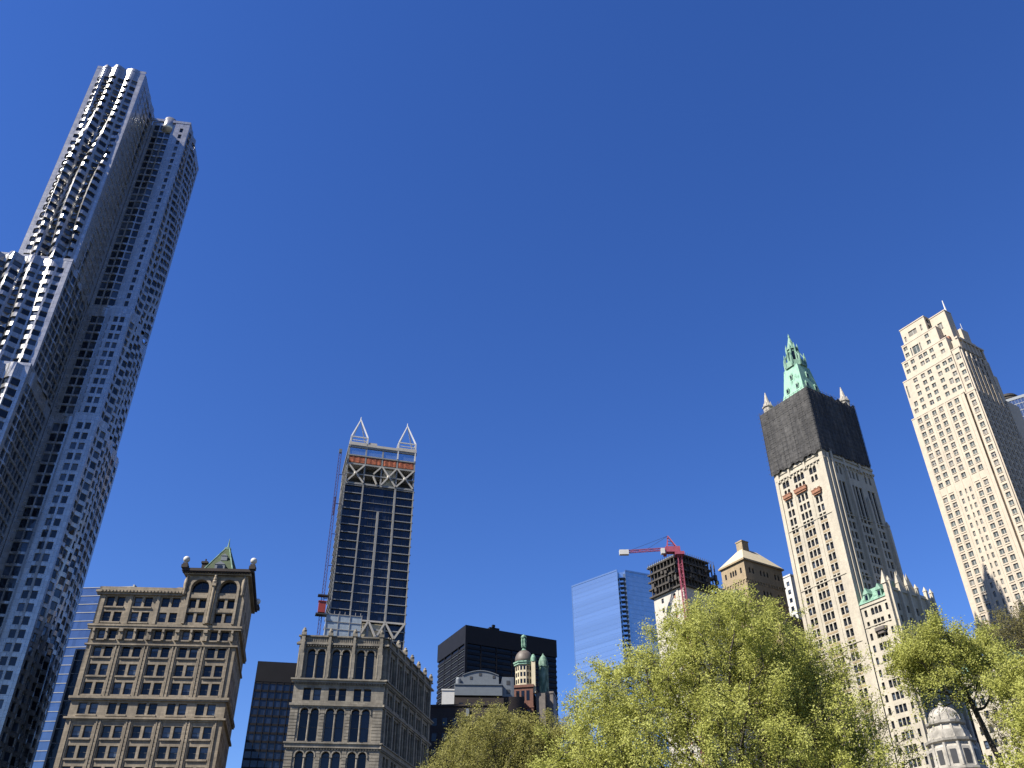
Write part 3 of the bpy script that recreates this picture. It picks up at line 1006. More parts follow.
def banded_tower():
    th = thing('skyscraper', 'blue glass tower with thin white floor bands beside the rippled skyscraper', 'skyscraper', (-197.4, 363.5, 0), -3.0)
    H, Wd = 150.0, 34.0
    g = MB(); g.box(0, Wd, 0, 30, 0, H); g.build('glazing', M['curtain2'], th)
    s = MB()
    for k in range(40):
        s.box(-.2, Wd + .2, -.2, 1, H - .28 - k * 3.7, H - k * 3.7)
    for k in (2, 5):
        s.box(k * 5.6 - .12, k * 5.6 + .12, -.26, .5, 0, H - .7)
    s.box(Wd - .5, Wd + .25, -.4, 30, 0, H + .6)
    s.build('floor_band', M['edge_grey'], th)
    lo = thing('office_building', 'narrow dark glass block with pale edge squeezed beside the tan building', 'building', (-110.6, 221.9, 0), 4.0)
    g = MB(); g.box(0, 14.4, 0, 20, 0, 75.6); g.build('glazing', M['gl_dark'], lo)
    e = MB(); e.box(-.45, 0, -.3, 20, 0, 75.9); e.box(0, 14.4, -.3, 20, 75.6, 76.0)
    for k in range(24):
        e.box(0, 14.4, -.12, .1, 73 - k * 3.3, 73.15 - k * 3.3)
    e.build('edge_frame', M['edge_grey'], lo)
banded_tower()

# ================================================================== low group in front of the black block
def penthouse_group():
    th = thing('brick_building', 'dark brick building crowned by a white vaulted rooftop penthouse', 'building', (-24.5, 302.0, 0), 4.0)
    b = MB(); b.box(0, 28, 2, 30, 0, 86.6); b.box(4.6, 21, 1.2, 2.1, 0, 86.0); b.build('wall', M['darkbrick'], th)
    for k in range(5):
        for z in (82.2, 78.2, 74.2, 70):
            W = MB(); W.box(6 + k * 3.1, 7.4 + k * 3.1, 1.1, 1.22, z, z + 2.0); W.build('window', M['gl_dark'], th)
    w_ = MB(); w_.box(.2, 4.4, 1.4, 9, 78.8, 88.2); w_.box(.0, 4.6, 1.2, 9.2, 88.2, 88.7); w_.build('stair_tower', M['white'], th)
    p = MB()
    p.box(4.4, 20.5, .9, 20, 86.6, 90.0)
    p.box(4.2, 20.8, .6, 20, 90.0, 90.35)
    n = 10
    xs = [7.0 + 12.4 * i / n for i in range(n + 1)]
    zt = [93.2 + 2.0 * math.sin(math.pi * (i + .8) / (n + 1.6)) for i in range(n + 1)]
    for i in range(n):
        p.q([(xs[i], 2.5, 90.3), (xs[i + 1], 2.5, 90.3), (xs[i + 1], 2.5, zt[i + 1]), (xs[i], 2.5, zt[i])])
        p.q([(xs[i], 2.2, zt[i]), (xs[i + 1], 2.2, zt[i + 1]), (xs[i + 1], 18, zt[i + 1]), (xs[i], 18, zt[i])])
        p.q([(xs[i], 2.2, zt[i] + .25), (xs[i + 1], 2.2, zt[i + 1] + .25), (xs[i + 1], 18, zt[i + 1] + .25), (xs[i], 18, zt[i] + .25)])
        p.q([(xs[i], 2.2, zt[i]), (xs[i + 1], 2.2, zt[i + 1]), (xs[i + 1], 2.2, zt[i + 1] + .25), (xs[i], 2.2, zt[i] + .25)])
    p.q([(7, 2.5, 90.3), (7, 18, 90.3), (7, 18, zt[0]), (7, 2.5, zt[0])])
    p.box(20.6, 24.6, 2.2, 12, 86.6, 93.2); p.box(4.8, 7, 3, 8, 90.3, 93.2)
    p.build('penthouse', M['shadegrey'], th)
    v = MB()
    for x, z in ((9.5, 92.4), (12.6, 93.6), (17.3, 92.8)):
        v.box(x, x + .9, 2.38, 2.5, z, z + .9)
    v.box(22, 23.2, 2.1, 2.2, 90.6, 92); v.box(22, 23.2, 2.1, 2.2, 87.5, 89)
    v.build('vent', M['frame_dark'], th)
    d = MB(); d.lathe(5.6, 2.4, [(.9, 90.3), (.9, 92.2), (.6, 92.8), (.1, 93.0)], 12); d.build('tank', M['shadegrey'], th)
    lo = thing('brick_building', 'low dark brown building below the white rooftop penthouse', 'building', (-23.6, 252, 0), -4.0)
    b = MB(); b.box(0, 18, 0, 30, 0, 69); b.box(-.3, 18.3, -.3, 30, 69, 69.6); b.build('wall', M['darkbrick'], lo)
    for k in range(6):
        for z in (64, 60, 56):
            W = MB(); W.box(1 + k * 2.8, 2.3 + k * 2.8, -.06, .02, z, z + 2); W.build('window', M['gl_dark'], lo)
    c = MB(); c.box(10.3, 11.2, -.6, .4, 66.2, 68.2); c.build('vent', M['shadegrey'], lo)
penthouse_group()

def cupola_tower():
    th = thing('tower', 'brick and cream tower with grey dome and green lantern, domes in a pair', 'tower', (3.6, 322.0, -4.6), -10.0)
    def octo(r, rot=R(22.5)):
        return [(r * math.cos(rot + math.pi * k / 4), r * math.sin(rot + math.pi * k / 4)) for k in range(8)]
    th.scale = (.70, .70, 1)
    ZB = 98.8
    b = MB(); b.box(-5.2, 5.2, -5.2, 8, 0, ZB); b.box(-5.7, 5.7, -5.7, 8, ZB - .9, ZB); b.box(-5.5, 5.5, -5.5, 8, ZB - 8, ZB - 7.5); b.build('wall', M['redbrick'], th)
    def win(pts, z, h):
        w_ = MB(); w_.prism(pts, z, z + h); w_.build('window', M['gl_dark'], th)
    for x in (-2.6, 0, 2.6):
        for z in (ZB - 5.4, ZB - 12):
            win([(x - .8, -5.28), (x + .8, -5.28), (x + .8, -5.1), (x - .8, -5.1)], z, 3.4)
            win([(5.1, x - .7), (5.28, x - .7), (5.28, x + .7), (5.1, x + .7)], z, 3.4)
    dr = MB(); dr.prism(octo(4.7), ZB, 106.3); dr.build('drum', M['creamroof'], th)
    for k in range(8):
        an = R(45) * k
        n = (math.cos(an), math.sin(an)); u = (-n[1], n[0])
        ap = 4.7 * math.cos(R(22.5))
        for z in (ZB + .9, ZB + 3.3, ZB + 5.6):
            for s in (-.85, .85):
                c = (n[0] * ap + u[0] * s, n[1] * ap + u[1] * s)
                win([(c[0] + u[0] * e + n[0] * f, c[1] + u[1] * e + n[1] * f) for e, f in ((-.5, .07), (.5, .07), (.5, -.1), (-.5, -.1))], z, 1.5)
    cg = MB(); cg.prism(octo(5.4), 106.3, 107.0); cg.prism(octo(5.8), 107.0, 107.5); cg.build('cornice', M['copper'], th)
    d = MB(); d.lathe(0, 0, [(4.7, 107.5)] + [(4.7 * math.cos(R(t)), 108.6 + 3.7 * math.sin(R(t))) for t in (0, 12, 24, 36, 48, 60, 70, 78)], 20); dome = d.build('dome', M['dkdome'], th, smooth=True)
    l = MB()
    l.lathe(0, 0, [(1.0, 113.6), (1.5, 114.2), (.8, 114.6), (.8, 114.9), (1.3, 115.2)], 10)
    for k in range(4):
        an = math.pi / 2 * k + .5
        x, y = .95 * math.cos(an), .95 * math.sin(an)
        l.lathe(x, y, [(.3, 115.1), (.5, 115.8), (.4, 116.6), (.55, 117.4), (.36, 117.9), (.3, 118.2), (.05, 118.4)], 7)
    l.lathe(0, 0, [(1.3, 118.1), (1.6, 118.5), (1.1, 119.0), (.3, 119.4)], 10)
    lo = l.build('lantern', M['copper'], th); lo.location.z = -19.1; lo.scale.z = 1.15
    s = MB()
    s.box(4.4, 6.4, -4.4, -2.2, 96, 107.2)
    s.build('side_turret', M['creamroof'], th)
    s = MB(); s.lathe(5.4, -3.3, [(1.5, 107.2), (1.4, 108.6), (.8, 109.6), (.1, 110)], 12); s.build('turret_cap', M['copper'], th)
    r = MB(); r.box(6.2, 14.5, 1.0, 14, 0, 96.5); r.box(6.4, 11, -3, 1.0, 0, 96); r.box(6.0, 14.8, .7, 14, 96.5, 97.2)
    r.build('rear_wing', M['dkdome'], th)
    d = MB(); d.lathe(9.6, 3.0, [(2.6, 96.2), (2.6, 106.0), (2.9, 106.3), (2.9, 106.8), (2.5, 106.9), (2.4, 108.4), (1.7, 109.8), (.7, 110.6), (.2, 111.4)], 14)
    d.build('rear_cupola', M['copper_dark'], th)
cupola_tower()

# ================================================================== concrete tower under construction with crane
def concrete_tower():
    th = thing('building', 'white concrete tower under construction with dark formwork floors on top', 'building', (57.8, 287.0, 0), -54.0)
    # local: left face along -x from the corner at the origin, right face along +y
    b, W = MB(), []
    L, D = 14.5, 27.0
    cols = [2.3, 4.6, 9.4, 11.7]
    facade(b, W, (-L, 0), FR, L, 0, 118.0, [(c - .55, c + .55, z, z + 1.7) for c in (4.2, 10.0) for z in [115 - 3.4 * k for k in range(26)]], .4, 0, 'bare')
    facade(b, None, (0, 0), RT, D, 0, 118.0, [(16.5, 18.5, 20, 118)], .8, 0, 'bare')
    b.box(-.2, .2, -.2, .2, 0, 118.0)
    b.box(-L + .4, -.5, .9, D, 0, 117.8)
    b.box(-3.2, -2.4, -.25, .1, 60, 119)
    b.build('wall', M['concrete'], th)
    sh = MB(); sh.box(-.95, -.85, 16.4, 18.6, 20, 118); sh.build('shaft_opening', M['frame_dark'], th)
    f = MB()
    for k in range(5):
        z = 118.0 + k * 2.75
        f.box(-L - 1.0, 1.0, -1.0, D * .66 - (k * 1.1), z, z + .55)
    for k in range(9):
        for z in (118.3, 121.1, 123.8, 126.6):
            if z < 131:
                f.box(-L + .3 + k * 1.7, -L + .62 + k * 1.7, -.8, -.4, z, z + 2.6)
    for k in range(11):
        for z in (118.3, 121.1, 123.8, 126.6):
            f.box(.4, .8, .2 + k * 1.6, .5 + k * 1.6, z, z + 2.6)
    f.box(-L + .2, -.2, .25, 14, 118, 128.7)
    for k in range(24):
        x, y = random.choice([(random.uniform(-L, 1), -1.1), (1.1, random.uniform(0, 17))])
        z = 118 + random.uniform(0, 8.4)
        f.box(x - .5, x + .5, y - .5, y + .5, z, z + random.uniform(.8, 2.2))
    for k in range(16):
        f.tube((-L + k * 1.05, -1.05, 129), (-L + k * 1.05, -1.05, 130.6), .09, .09, 4)
        f.tube((1.05, k * 1.05, 129), (1.05, k * 1.05, 130.3), .09, .09, 4)
    f.build('formwork', M['scaf'], th)
    t = MB(); t.box(-L - .6, -1, -.95, 12, 129.2, 129.9); t.build('top_deck', M['frame_blue'], th)
    n = MB(); n.box(-.6, .9, 17.5, D + 2, 112, 121); n.box(-.4, 1.0, D - 1, D + 3, 117, 122.5); n.build('net', M['shadegrey'], th)
    rw = MB()
    for z in [115 - 3.4 * k for k in range(20)]:
        rw.box(-L + 9.6, -L + 10.4, .1, .2, z, z + 1.0)
    rw.build('brick_infill', M['terra'], th)
    finish_windows(th, W, WIN_DARK)

    c = thing('tower_crane', 'magenta red tower crane with white counterweight beside the concrete tower', 'crane', (57.3, 284.6, -3.6), 0)
    m = MB()
    def lattice(mb, p, q, hw, step, r, br):
        p, q = Vector(p), Vector(q)
        d = (q - p); L = d.length; d.normalize()
        t = d.cross(Vector((0, 0, 1)) if abs(d.z) < .9 else Vector((0, 1, 0))).normalized(); k = d.cross(t)
        cs = [t * hw + k * hw, t * hw - k * hw, -t * hw - k * hw, -t * hw + k * hw]
        for e in cs:
            mb.tube(p + e, q + e, r, r, 4)
        s, i = 0.0, 0
        while s < L - .01:
            e = min(L, s + step)
            for j in range(4):
                a, b_ = cs[j], cs[(j + 1) % 4]
                if i % 2: a, b_ = b_, a
                mb.tube(p + d * s + a, p + d * e + b_, br, br, 3, caps=False)
                mb.tube(p + d * s + a, p + d * s + b_, br, br, 3, caps=False)
            s = e; i += 1
    lattice(m, (0, 0, 0), (0, 0, 131.5), .62, 1.9, .17, .09)
    m.build('mast', M['pink'], c)
    cb = MB(); cb.box(-1.6, 1.6, -1.6, 1.6, 131.5, 132.6); cb.box(-4.6, .4, -1.2, 1.2, 132.6, 134.6); cb.box(-5.4, -4.4, -.9, .9, 131.6, 134); cb.build('slewing_platform', M['pink'], c)
    cc = MB(); cc.box(-6.3, -5.0, -1.5, .2, 131.9, 133.8); cc.build('operator_cab', M['white'], c)
    j = MB(); lattice(j, (-4.5, 0, 134.0), (-20.5, 0, 133.0), .4, 1.3, .10, .06); j.build('jib', M['pink'], c)
    cw = MB(); cw.box(-20.6, -17.4, -.7, .7, 132.0, 133.7); cw.build('counterweight', M['white'], c)
    a = MB()
    a.tube((-3.9, -.8, 134.5), (-3.2, 0, 139.0), .24, .2, 4); a.tube((-3.9, .8, 134.5), (-3.2, 0, 139.0), .24, .2, 4)
    a.tube((.3, -.8, 133), (-3.2, 0, 139.0), .2, .2, 4); a.tube((.3, .8, 133), (-3.2, 0, 139.0), .2, .2, 4)
    for z in (135.6, 136.8, 138):
        a.tube((-3.8, -.5, z), (-1.2 - (z - 136) * .5, .3, z), .12, .12, 4)
    a.build('apex_frame', M['pink'], c)
    s = MB(); s.tube((-3.2, 0, 139), (-18, 0, 133.2), .06, .06, 3); s.tube((-3.2, 0, 139), (-11, 0, 134), .06, .06, 3); s.build('pendant_cable', M['frame_dark'], c)
concrete_tower()

def pyramid_roof_block():
    th = thing('building', 'ochre brick tower with pale pyramid roof and square chimney', 'building', (89.2, 320.6, 0), -57.5)
    L, D, H = 12.6, 20.8, 142.0
    b, W = MB(), []
    zs_ = [137.3, 129.0, 124.6, 119, 114.6, 110.2, 105.8, 101.4, 97]
    ops = [(c - .45, c + .45, z, z + 2.3, 'a') for z in zs_ for c in (2.2, 5.0, 6.3, 7.6, 10.4)]
    facade(b, W, (-L, 0), FR, L, 0, H, ops, .4, 0, 'bare')
    ops = [(c - .5, c + .5, z, z + 2.3, 'a') for z in zs_ for c in (2.6, 4.4, 8.6, 10.4, 12.2, 16.4, 18.2)]
    facade(b, W, (0, 0), RT, D, 0, H, ops, .4, 0, 'bare')
    b.box(-L + .3, -.5, .7, D, 0, H - .2)
    b.build('wall', M['ochre'], th)
    t = MB()
    t.box(-L - .7, .7, -.7, D + .7, H, H + .7)
    t.box(-L - .3, .3, -.3, D + .2, 134.3, 134.9); t.box(-L - .25, .25, -.25, D, 126.8, 127.2)
    for k in range(14):
        t.box(.02, .35, .5 + k * 1.45, 1.0 + k * 1.45, 133.2, 134.3); 
    for k in range(9):
        t.box(-L + .4 + k * 1.45, -L + .9 + k * 1.45, -.35, -.02, 133.2, 134.3)
    t.build('cornice', M['ochre'], th)
    r = MB()
    p0 = [(-L - .6, -.6), (.6, -.6), (.6, D + .6), (-L - .6, D + .6)]
    cx, cy = -L / 2, D / 2
    p1 = [(cx - .8, cy - 4), (cx + .8, cy - 4), (cx + .8, cy + 4), (cx - .8, cy + 4)]
    r.frustum(p0, H + .7, p1, H + 8.4); r.build('hip_roof', M['creamroof'], th)
    c = MB(); c.box(cx - 1.6, cx + 1.6, cy - 4.5, cy - 1.0, H + 5, H + 11.2); c.box(cx - 1.8, cx + 1.8, cy - 4.7, cy - .8, H + 11.2, H + 11.7); c.build('chimney', M['ochre'], th)
    lw = MB(); lw.box(-1, 5, 8, 34, 0, 120); lw.box(-1.2, 5.3, 7.8, 34, 120, 120.6); lw.build('lower_wing', M['ochre'], th)
    finish_windows(th, W, WIN_DARK)
    s = thing('office_building', 'slim white office building squeezed beside the netted Gothic tower', 'building', (116.5, 352.0, 0), -57.5)
    b, W = MB(), []
    facade(b, W, (-12, 0), FR, 12, 0, 148.5, cyc([1.6, 4.4, 7.2, 10], [144.5 - 3.6 * k for k in range(28)], 1.5, 1.9), .3, 0, 'bare')
    b.box(-11.8, -.1, .6, 16, 0, 148.3); b.build('wall', M['white'], s)
    t = MB(); t.box(-12.2, .2, -.25, 16, 148.5, 149.2); t.build('coping', M['white'], s)
    finish_windows(s, W, WIN_DARK)
pyramid_roof_block()

# ================================================================== Gothic terracotta tower, netted top, copper crown
def gothic_tower():
    th = thing('skyscraper', 'cream Gothic tower with black scaffold netting and green copper spire', 'skyscraper', (104.1, 309.2, 0), -57.5)
    Wd, D, H = 23.6, 28.6, 172.0
    wall, W, trim = MB(), [], MB()
    cols = [3.5, 5.2, 9.2, 10.95, 12.7, 17.0, 18.75]
    rows = [146.0 - 3.97 * k for k in range(36)]
    ops = cyc(cols, rows, 1.32, 2.6)
    ops += [(c - .6, c + .6, z, z + 2.7) for c in cols for z in (149.3, 152.9, 156.6)]
    ops += [(c - .6, c + .6, 161.9, 164.4, 'a') for c in cols] + [(c - .78, c + .78, 165.2, 168.1, 'a') for c in cols]
    facade(wall, W, (0, 0), FR, Wd, 0, H, ops, .6, 0, 'sash', blind=.2)
    rc = [6.6, 8.9, 13.9, 16.1, 18.3, 23.1, 25.5]
    rops = cyc(rc, rows, 1.55, 2.8) + [(c - .8, c + .8, 148.9, 161.5) for c in rc] + [(c - .55, c + .55, 164.6, 168, 'a') for c in rc]
    facade(wall, W, (Wd, 0), RT, D, 0, H, rops, .6, 0, 'sash', blind=.1)
    wall.box(-.02, .02, .05, D, 0, H)
    wall.build('wall', M['cream'], th)
    core = MB(); core.box(.4, Wd - .9, .9, D, 0, H - .4); core.build('roof', M['roof'], th)
    # corner buttresses, piers, string courses, parapet
    def pinn(x, y, z0, z1, r):
        trim.box(x - r, x + r, y - r, y + r, z0, z1)
        trim.frustum([(x - r * 1.25, y - r * 1.25), (x + r * 1.25, y - r * 1.25), (x + r * 1.25, y + r * 1.25), (x - r * 1.25, y + r * 1.25)], z1, [(x - .08, y - .08), (x + .08, y - .08), (x + .08, y + .08), (x - .08, y + .08)], z1 + r * 4.2)
    trim.box(Wd - 1.3, Wd + .45, -.45, 1.3, 0, H + 1.5)
    trim.box(Wd - .7, Wd + .8, 1.7, 2.9, 0, H)
    trim.box(-.3, 1.2, -.4, 1, 0, H + .8)
    for v in (4.2, 11.6, 20.6, 28.2):
        top = H if v < 5 else {11.6: 165.0, 20.6: 154.5, 28.2: 146.0}[v]
        trim.box(Wd, Wd + 1.15, v - .5, v + .5, 0, top)
        pinn(Wd + .55, v, top, top + 1.5, .5)
    for c in (7.2, 14.9):
        trim.box(c - .3, c + .3, -.14, .05, 0, 160)
    for z in (147.3, 123.6, 99.8):
        trim.box(-.1, Wd + .1, -.22, .1, z, z + .35)
        trim.box(Wd - .1, Wd + .25, .1, D, z, z + .35)
    for a0, a1 in ((0, Wd),):
        trim.box(a0, a1, -.5, .1, 169.2, 170.0); trim.box(Wd - .1, Wd + .6, .1, D, 169.2, 170.0)
        trim.box(a0, a1, -.3, .1, 171.4, 172.4); trim.box(Wd - .1, Wd + .4, .1, D, 171.4, 172.4)
    for k in range(14):
        trim.box(.6 + k * 1.65, 1.3 + k * 1.65, -.3, .15, 172.4, 173.2)
        trim.box(Wd - .1, Wd + .4, 1.6 + k * 1.95, 2.4 + k * 1.95, 172.4, 173.2)
        trim.box(.7 + k * 1.65, 1.1 + k * 1.65, -.42, .1, 168.2, 169.2)
        trim.box(Wd, Wd + .5, 1.6 + k * 1.95, 2.1 + k * 1.95, 168.2, 169.2)
    for c in (1.6, 7.2, 14.9):
        pinn(c, -.2, 168.4, 173.6, .42)
    for v in (4.2, 11.6, 20.6):
        pinn(Wd + .2, v, 168.4, 173.8, .5)
    pinn(Wd - .4, .4, 172, 177.6, 1.0)
    for z, hh in ((160.4, 1.0),):
        pass
    trim.build('buttress', M['cream'], th)
    for (c0, c1, z) in ((2.4, 6.3, 160.6), (8.1, 13.8, 160.6), (15.9, 19.9, 156.8)):
        bl = MB()
        bl.box(c0, c1, -1.0, .1, z, z + 1.25); bl.box(c0 + .3, c1 - .3, -.7, .1, z - .6, z)
        bl.box(c0 - .15, c1 + .15, -1.15, .1, z + 1.25, z + 1.5)
        n = int((c1 - c0) / .55)
        for k in range(n):
            bl.box(c0 + .1 + k * .55, c0 + .4 + k * .55, -1.08, -.95, z + .15, z + 1.1)
        bl.build('balcony', M['terra'], th)
    for r_ in rows[:20]:
        for c0, c1 in ((2.9, 5.8), (8.6, 13.3), (16.4, 19.4)):
            tr = MB(); tr.box(c0, c1, -.07, .04, r_ - .95, r_ - .2); tr.build('spandrel', M['ochre'], th)
    # scaffold netting: sheets hung in front of a scaffold
    m_net, t, bs = newmat('black_scaffold_netting')
    oc = objcoord(t)
    f1 = noise(t, oc, .22, 4, .65, (1, 1, .16))
    f2 = noise(t, oc, 1.3, 6, .75, (1, 1, .35))
    mx = node(t, 'ShaderNodeMath', operation='MULTIPLY'); t.links.new(f1, mx.inputs[0]); t.links.new(f2, mx.inputs[1])
    wv = node(t, 'ShaderNodeTexWave', wave_type='BANDS', bands_direction='Z')
    wv.inputs['Scale'].default_value = .16
    wv.inputs['Distortion'].default_value = 1.5
    t.links.new(oc, wv.inputs['Vector'])
    t.links.new(mul(t, ramp(t, mx.outputs[0], .13, .42, (.007, .007, .008), (.068, .066, .064)), ramp(t, wv.outputs['Fac'], .0, .25, (.55,) * 3, (1,) * 3)), bs.inputs['Base Color'])
    bs.inputs['Roughness'].default_value = .85
    nb = MB()
    X0, X1, Y0, Y1, Z0, Z1 = -.9, Wd + .9, -1.1, 27.2, 172.9, 201.0
    def sheet_net(P, nx, nz):
        i0 = len(nb.v)
        for k in range(nz + 1):
            for i in range(nx + 1):
                nb.v.append(P(i / nx, k / nz))
        for k in range(nz):
            for i in range(nx):
                a = i0 + k * (nx + 1) + i
                nb.f.append((a, a + 1, a + nx + 2, a + nx + 1)); nb.m.append(0)
    def sag(a, b, q):
        e = min(1, a * 12, (1 - a) * 12)
        lift = abs(math.sin(b * math.pi * 5))                # tied back at every lift of the scaffold
        return e * (.16 * lift * math.sin(a * 29 + q) + .10 * math.sin(a * 67 + b * 7 + q) + .14 * lift)
    hem = lambda a: .5 + .35 * math.sin(a * 23) + .3 * math.sin(a * 51 + 1)
    sheet_net(lambda a, b: (X0 + (X1 - X0) * a, Y0 - sag(a, b, 0), Z0 + (Z1 - Z0) * b - hem(a) * (1 - b) * (1 if 0 < a < 1 else 0)), 60, 40)
    sheet_net(lambda a, b: (X1 + sag(a, b, 2), Y0 + (Y1 - Y0) * a, Z0 + (Z1 - Z0 + .6 * math.sin(a * 40) * (a > .5)) * b - hem(a + 2) * (1 - b) * (1 if 0 < a < 1 else 0)), 60, 40)
    sheet_net(lambda a, b: (X0, Y1 - (Y1 - Y0) * a, Z0 + (Z1 - Z0) * b), 10, 6)
    sheet_net(lambda a, b: (X1 - (X1 - X0) * a, Y1, Z0 + (Z1 - Z0) * b), 10, 6)
    nb.build('scaffold_net', m_net, th, smooth=True)
    sc = MB()
    for k in range(15):
        z = 173.5 + k * 2.0
        sc.tube((X0 - .9, Y0 - .12, z), (X1 + .2, Y0 - .12, z), .06, .06, 4)
        sc.tube((X1 + .12, Y0 - .3, z), (X1 + .12, Y1 + .35, z), .05, .05, 4)
    for yy in (25.6, Y1 + .1):
        sc.tube((X1 + .12, yy, 173), (X1 + .12, yy, 201.5), .08, .08, 4)
    for k in range(13):
        x = X0 + .2 + k * 2.08
        sc.tube((x, Y0 - .15, 172), (x, Y0 - .15, 202.2), .06, .06, 4)
        y = Y0 + .2 + k * 2.3
        sc.tube((X1 + .15, y, 172), (X1 + .15, y, 202.6), .06, .06, 4)
    sc.build('scaffold_pole', M['frame_dark'], th)
    inner = MB(); inner.box(.6, Wd - .6, .5, 26, 171, 199.5); inner.build('upper_stage', M['cream'], th)
    # corner pinnacle turrets
    for x, y in ((2.4, 1.2), (Wd - 1.6, 25.0), (2.4, 25.0)):
        p = MB()
        p.lathe(x, y, [(1.9, 198), (1.9, 203.6), (2.3, 203.8), (2.3, 204.3), (1.75, 204.6), (1.0, 207), (.15, 211.5)], 8)
        for k in range(4):
            a = math.pi / 2 * k + .4
            p.lathe(x + 1.5 * math.cos(a), y + 1.5 * math.sin(a), [(.3, 202.5), (.32, 205), (.05, 206.6)], 6)
        p.build('corner_pinnacle', M['whitestone'], th)
    # copper crown
    cx, cy = 11.7, 13.0
    sq = lambda h: [(cx - h, cy - h), (cx + h, cy - h), (cx + h, cy + h), (cx - h, cy + h)]
    def oc8(r): return [(cx + r * math.cos(R(22.5 + 45 * k)), cy + r * math.sin(R(22.5 + 45 * k))) for k in range(8)]
    cr = MB()
    cr.frustum(sq(7.8), 199.0, sq(5.2), 210.0, bottom=False)
    cr.frustum(sq(5.2), 210.0, sq(3.7), 222.0)
    crown = cr.build('copper_roof', M['copper_pale'], th)
    for z, o in ((203.5, (-4, 0, 4)), (209.5, (-2.6, 2.6)), (215.5, (0,))):
        h = 7.8 - (z - 199) * (2.6 / 11) if z < 210 else 5.2 - (z - 210) * (1.5 / 12)
        for q in o:
            for s in range(4):
                a = math.pi / 2 * s
                ca, sa = round(math.cos(a)), round(math.sin(a))
                def T(x, y): return (cx + ca * x - sa * y, cy + sa * x + ca * y)
                dm = MB()
                dm.prism([T(q - .7, -h - .3), T(q + .7, -h - .3), T(q + .7, -h + 1.6), T(q - .7, -h + 1.6)], z, z + 2.0)
                ct = T(q, -h + .4)
                dm.frustum([T(q - .8, -h - .4), T(q + .8, -h - .4), T(q + .8, -h + 1.6), T(q - .8, -h + 1.6)], z + 2.0, [ct] * 4, z + 3.6)
                dm.prism([T(q - .4, -h - .36), T(q + .4, -h - .36), T(q + .4, -h - .31), T(q - .4, -h - .31)], z + .3, z + 1.7, 1)
                dm.build('dormer', [M['copper'], M['gl_dark']], crown)
    gl = MB()
    gl.prism(oc8(4.7), 222.0, 222.9); gl.prism(oc8(4.4), 222.9, 225.0)
    for k in range(8):
        a = R(22.5 + 45 * k)
        gl.lathe(cx + 4.4 * math.cos(a), cy + 4.4 * math.sin(a), [(.5, 222.5), (.5, 226.4), (.1, 229.2)], 6)
    gl.build('gallery', M['copper'], th)
    ln = MB()
    ln.prism(oc8(2.2), 225, 232.4); ln.prism(oc8(2.7), 232.2, 232.9)
    for k in range(8):
        a = R(22.5 + 45 * k)
        c, s = math.cos(a), math.sin(a)
        ln.lathe(cx + 2.5 * c, cy + 2.5 * s, [(.36, 225), (.36, 233.2), (.06, 235.2)], 6)
        ln.tube((cx + 4.3 * c, cy + 4.3 * s, 226.5), (cx + 2.5 * c, cy + 2.5 * s, 231), .2, .2, 4)
    ln.lathe(cx, cy, [(2.2, 232.9), (1.25, 236), (.6, 238.6), (.4, 239.4), (.5, 239.8), (.08, 241.6)], 8)
    ln.build('lantern', M['copper'], th)
    lw = MB()
    for k in range(8):
        a = R(45 * k)
        n = (math.cos(a), math.sin(a)); u = (-n[1], n[0]); ap = 2.2 * math.cos(R(22.5))
        pts = [(cx + n[0] * (ap + f) + u[0] * e, cy + n[1] * (ap + f) + u[1] * e) for e, f in ((-.5, .06), (.5, .06), (.5, -.1), (-.5, -.1))]
        lw.prism(pts, 226.2, 231)
    lw.build('lantern_window', M['gl_dark'], th)
    # lower wing to the right of the tower
    ww, WW, wt = MB(), [], MB()
    a0, a1, Hw, Dw = Wd + .8, 36.0, 111.0, 24.0
    L = a1 - a0
    wr = [106.5 - 3.97 * k for k in range(25)]
    o = [(c - .5, c + .5, z, z + 2.3) for c in (1.6, L - 1.6) for z in wr] + [(c - .6, c + .6, z, z + 2.4, 'a' if z > 103 else 'r') for c in (L / 2 - 1.5, L / 2, L / 2 + 1.5) for z in wr]
    facade(ww, WW, (a0, -.3), FR, L, 0, Hw, o, .55, 0, 'sash', blind=.25)
    o = [(c - .6, c + .6, z, z + 2.4) for c in (2.5, 4.3, 7.2, 9.0, 12, 13.8, 16.8, 18.6, 21.6) for z in wr]
    facade(ww, WW, (a1, -.3), RT, Dw, 0, Hw + 3, o, .55, 0, 'sash', blind=.1)
    ww.box(a0 + .2, a1 - .8, .5, Dw - .4, 0, Hw - .2)
    ww.box(a1 - 7, a1 - .75, 6, Dw - .4, Hw - .3, Hw + 3)
    ww.build('wing_wall', M['cream'], th)
    wt.box(a1 - .9, a1 + .4, -.7, .7, 0, Hw + 4)
    wt.box(a0, a1, -.65, 0, 109.8, 110.6); wt.box(a0, a1, -.5, 0, 102.9, 103.3)
    for v in (1.0, 5.7, 10.4, 15.2, 20.0, 23.2):
        wt.box(a1, a1 + 1.1, v - .45, v + .45, 0, Hw + 5)
        wt.frustum([(a1 - .1, v - .6), (a1 + 1.2, v - .6), (a1 + 1.2, v + .6), (a1 - .1, v + .6)], Hw + 5, [(a1 + .5, v)] * 4, Hw + 6.8 + (2.5 if 5 < v < 11 else 0))
    for v in (8.0, 13):
        wt.frustum([(a1 - 1, v - 2.2), (a1 + .4, v - 2.2), (a1 + .4, v + 2.2), (a1 - 1, v + 2.2)], Hw + 3, [(a1 - .3, v)] * 4, Hw + 10.5)
    wt.frustum([(a1 - 1.3, -1.0), (a1 + .6, -1.0), (a1 + .6, .9), (a1 - 1.3, .9)], Hw + 4, [(a1 - .3, 0)] * 4, Hw + 9)
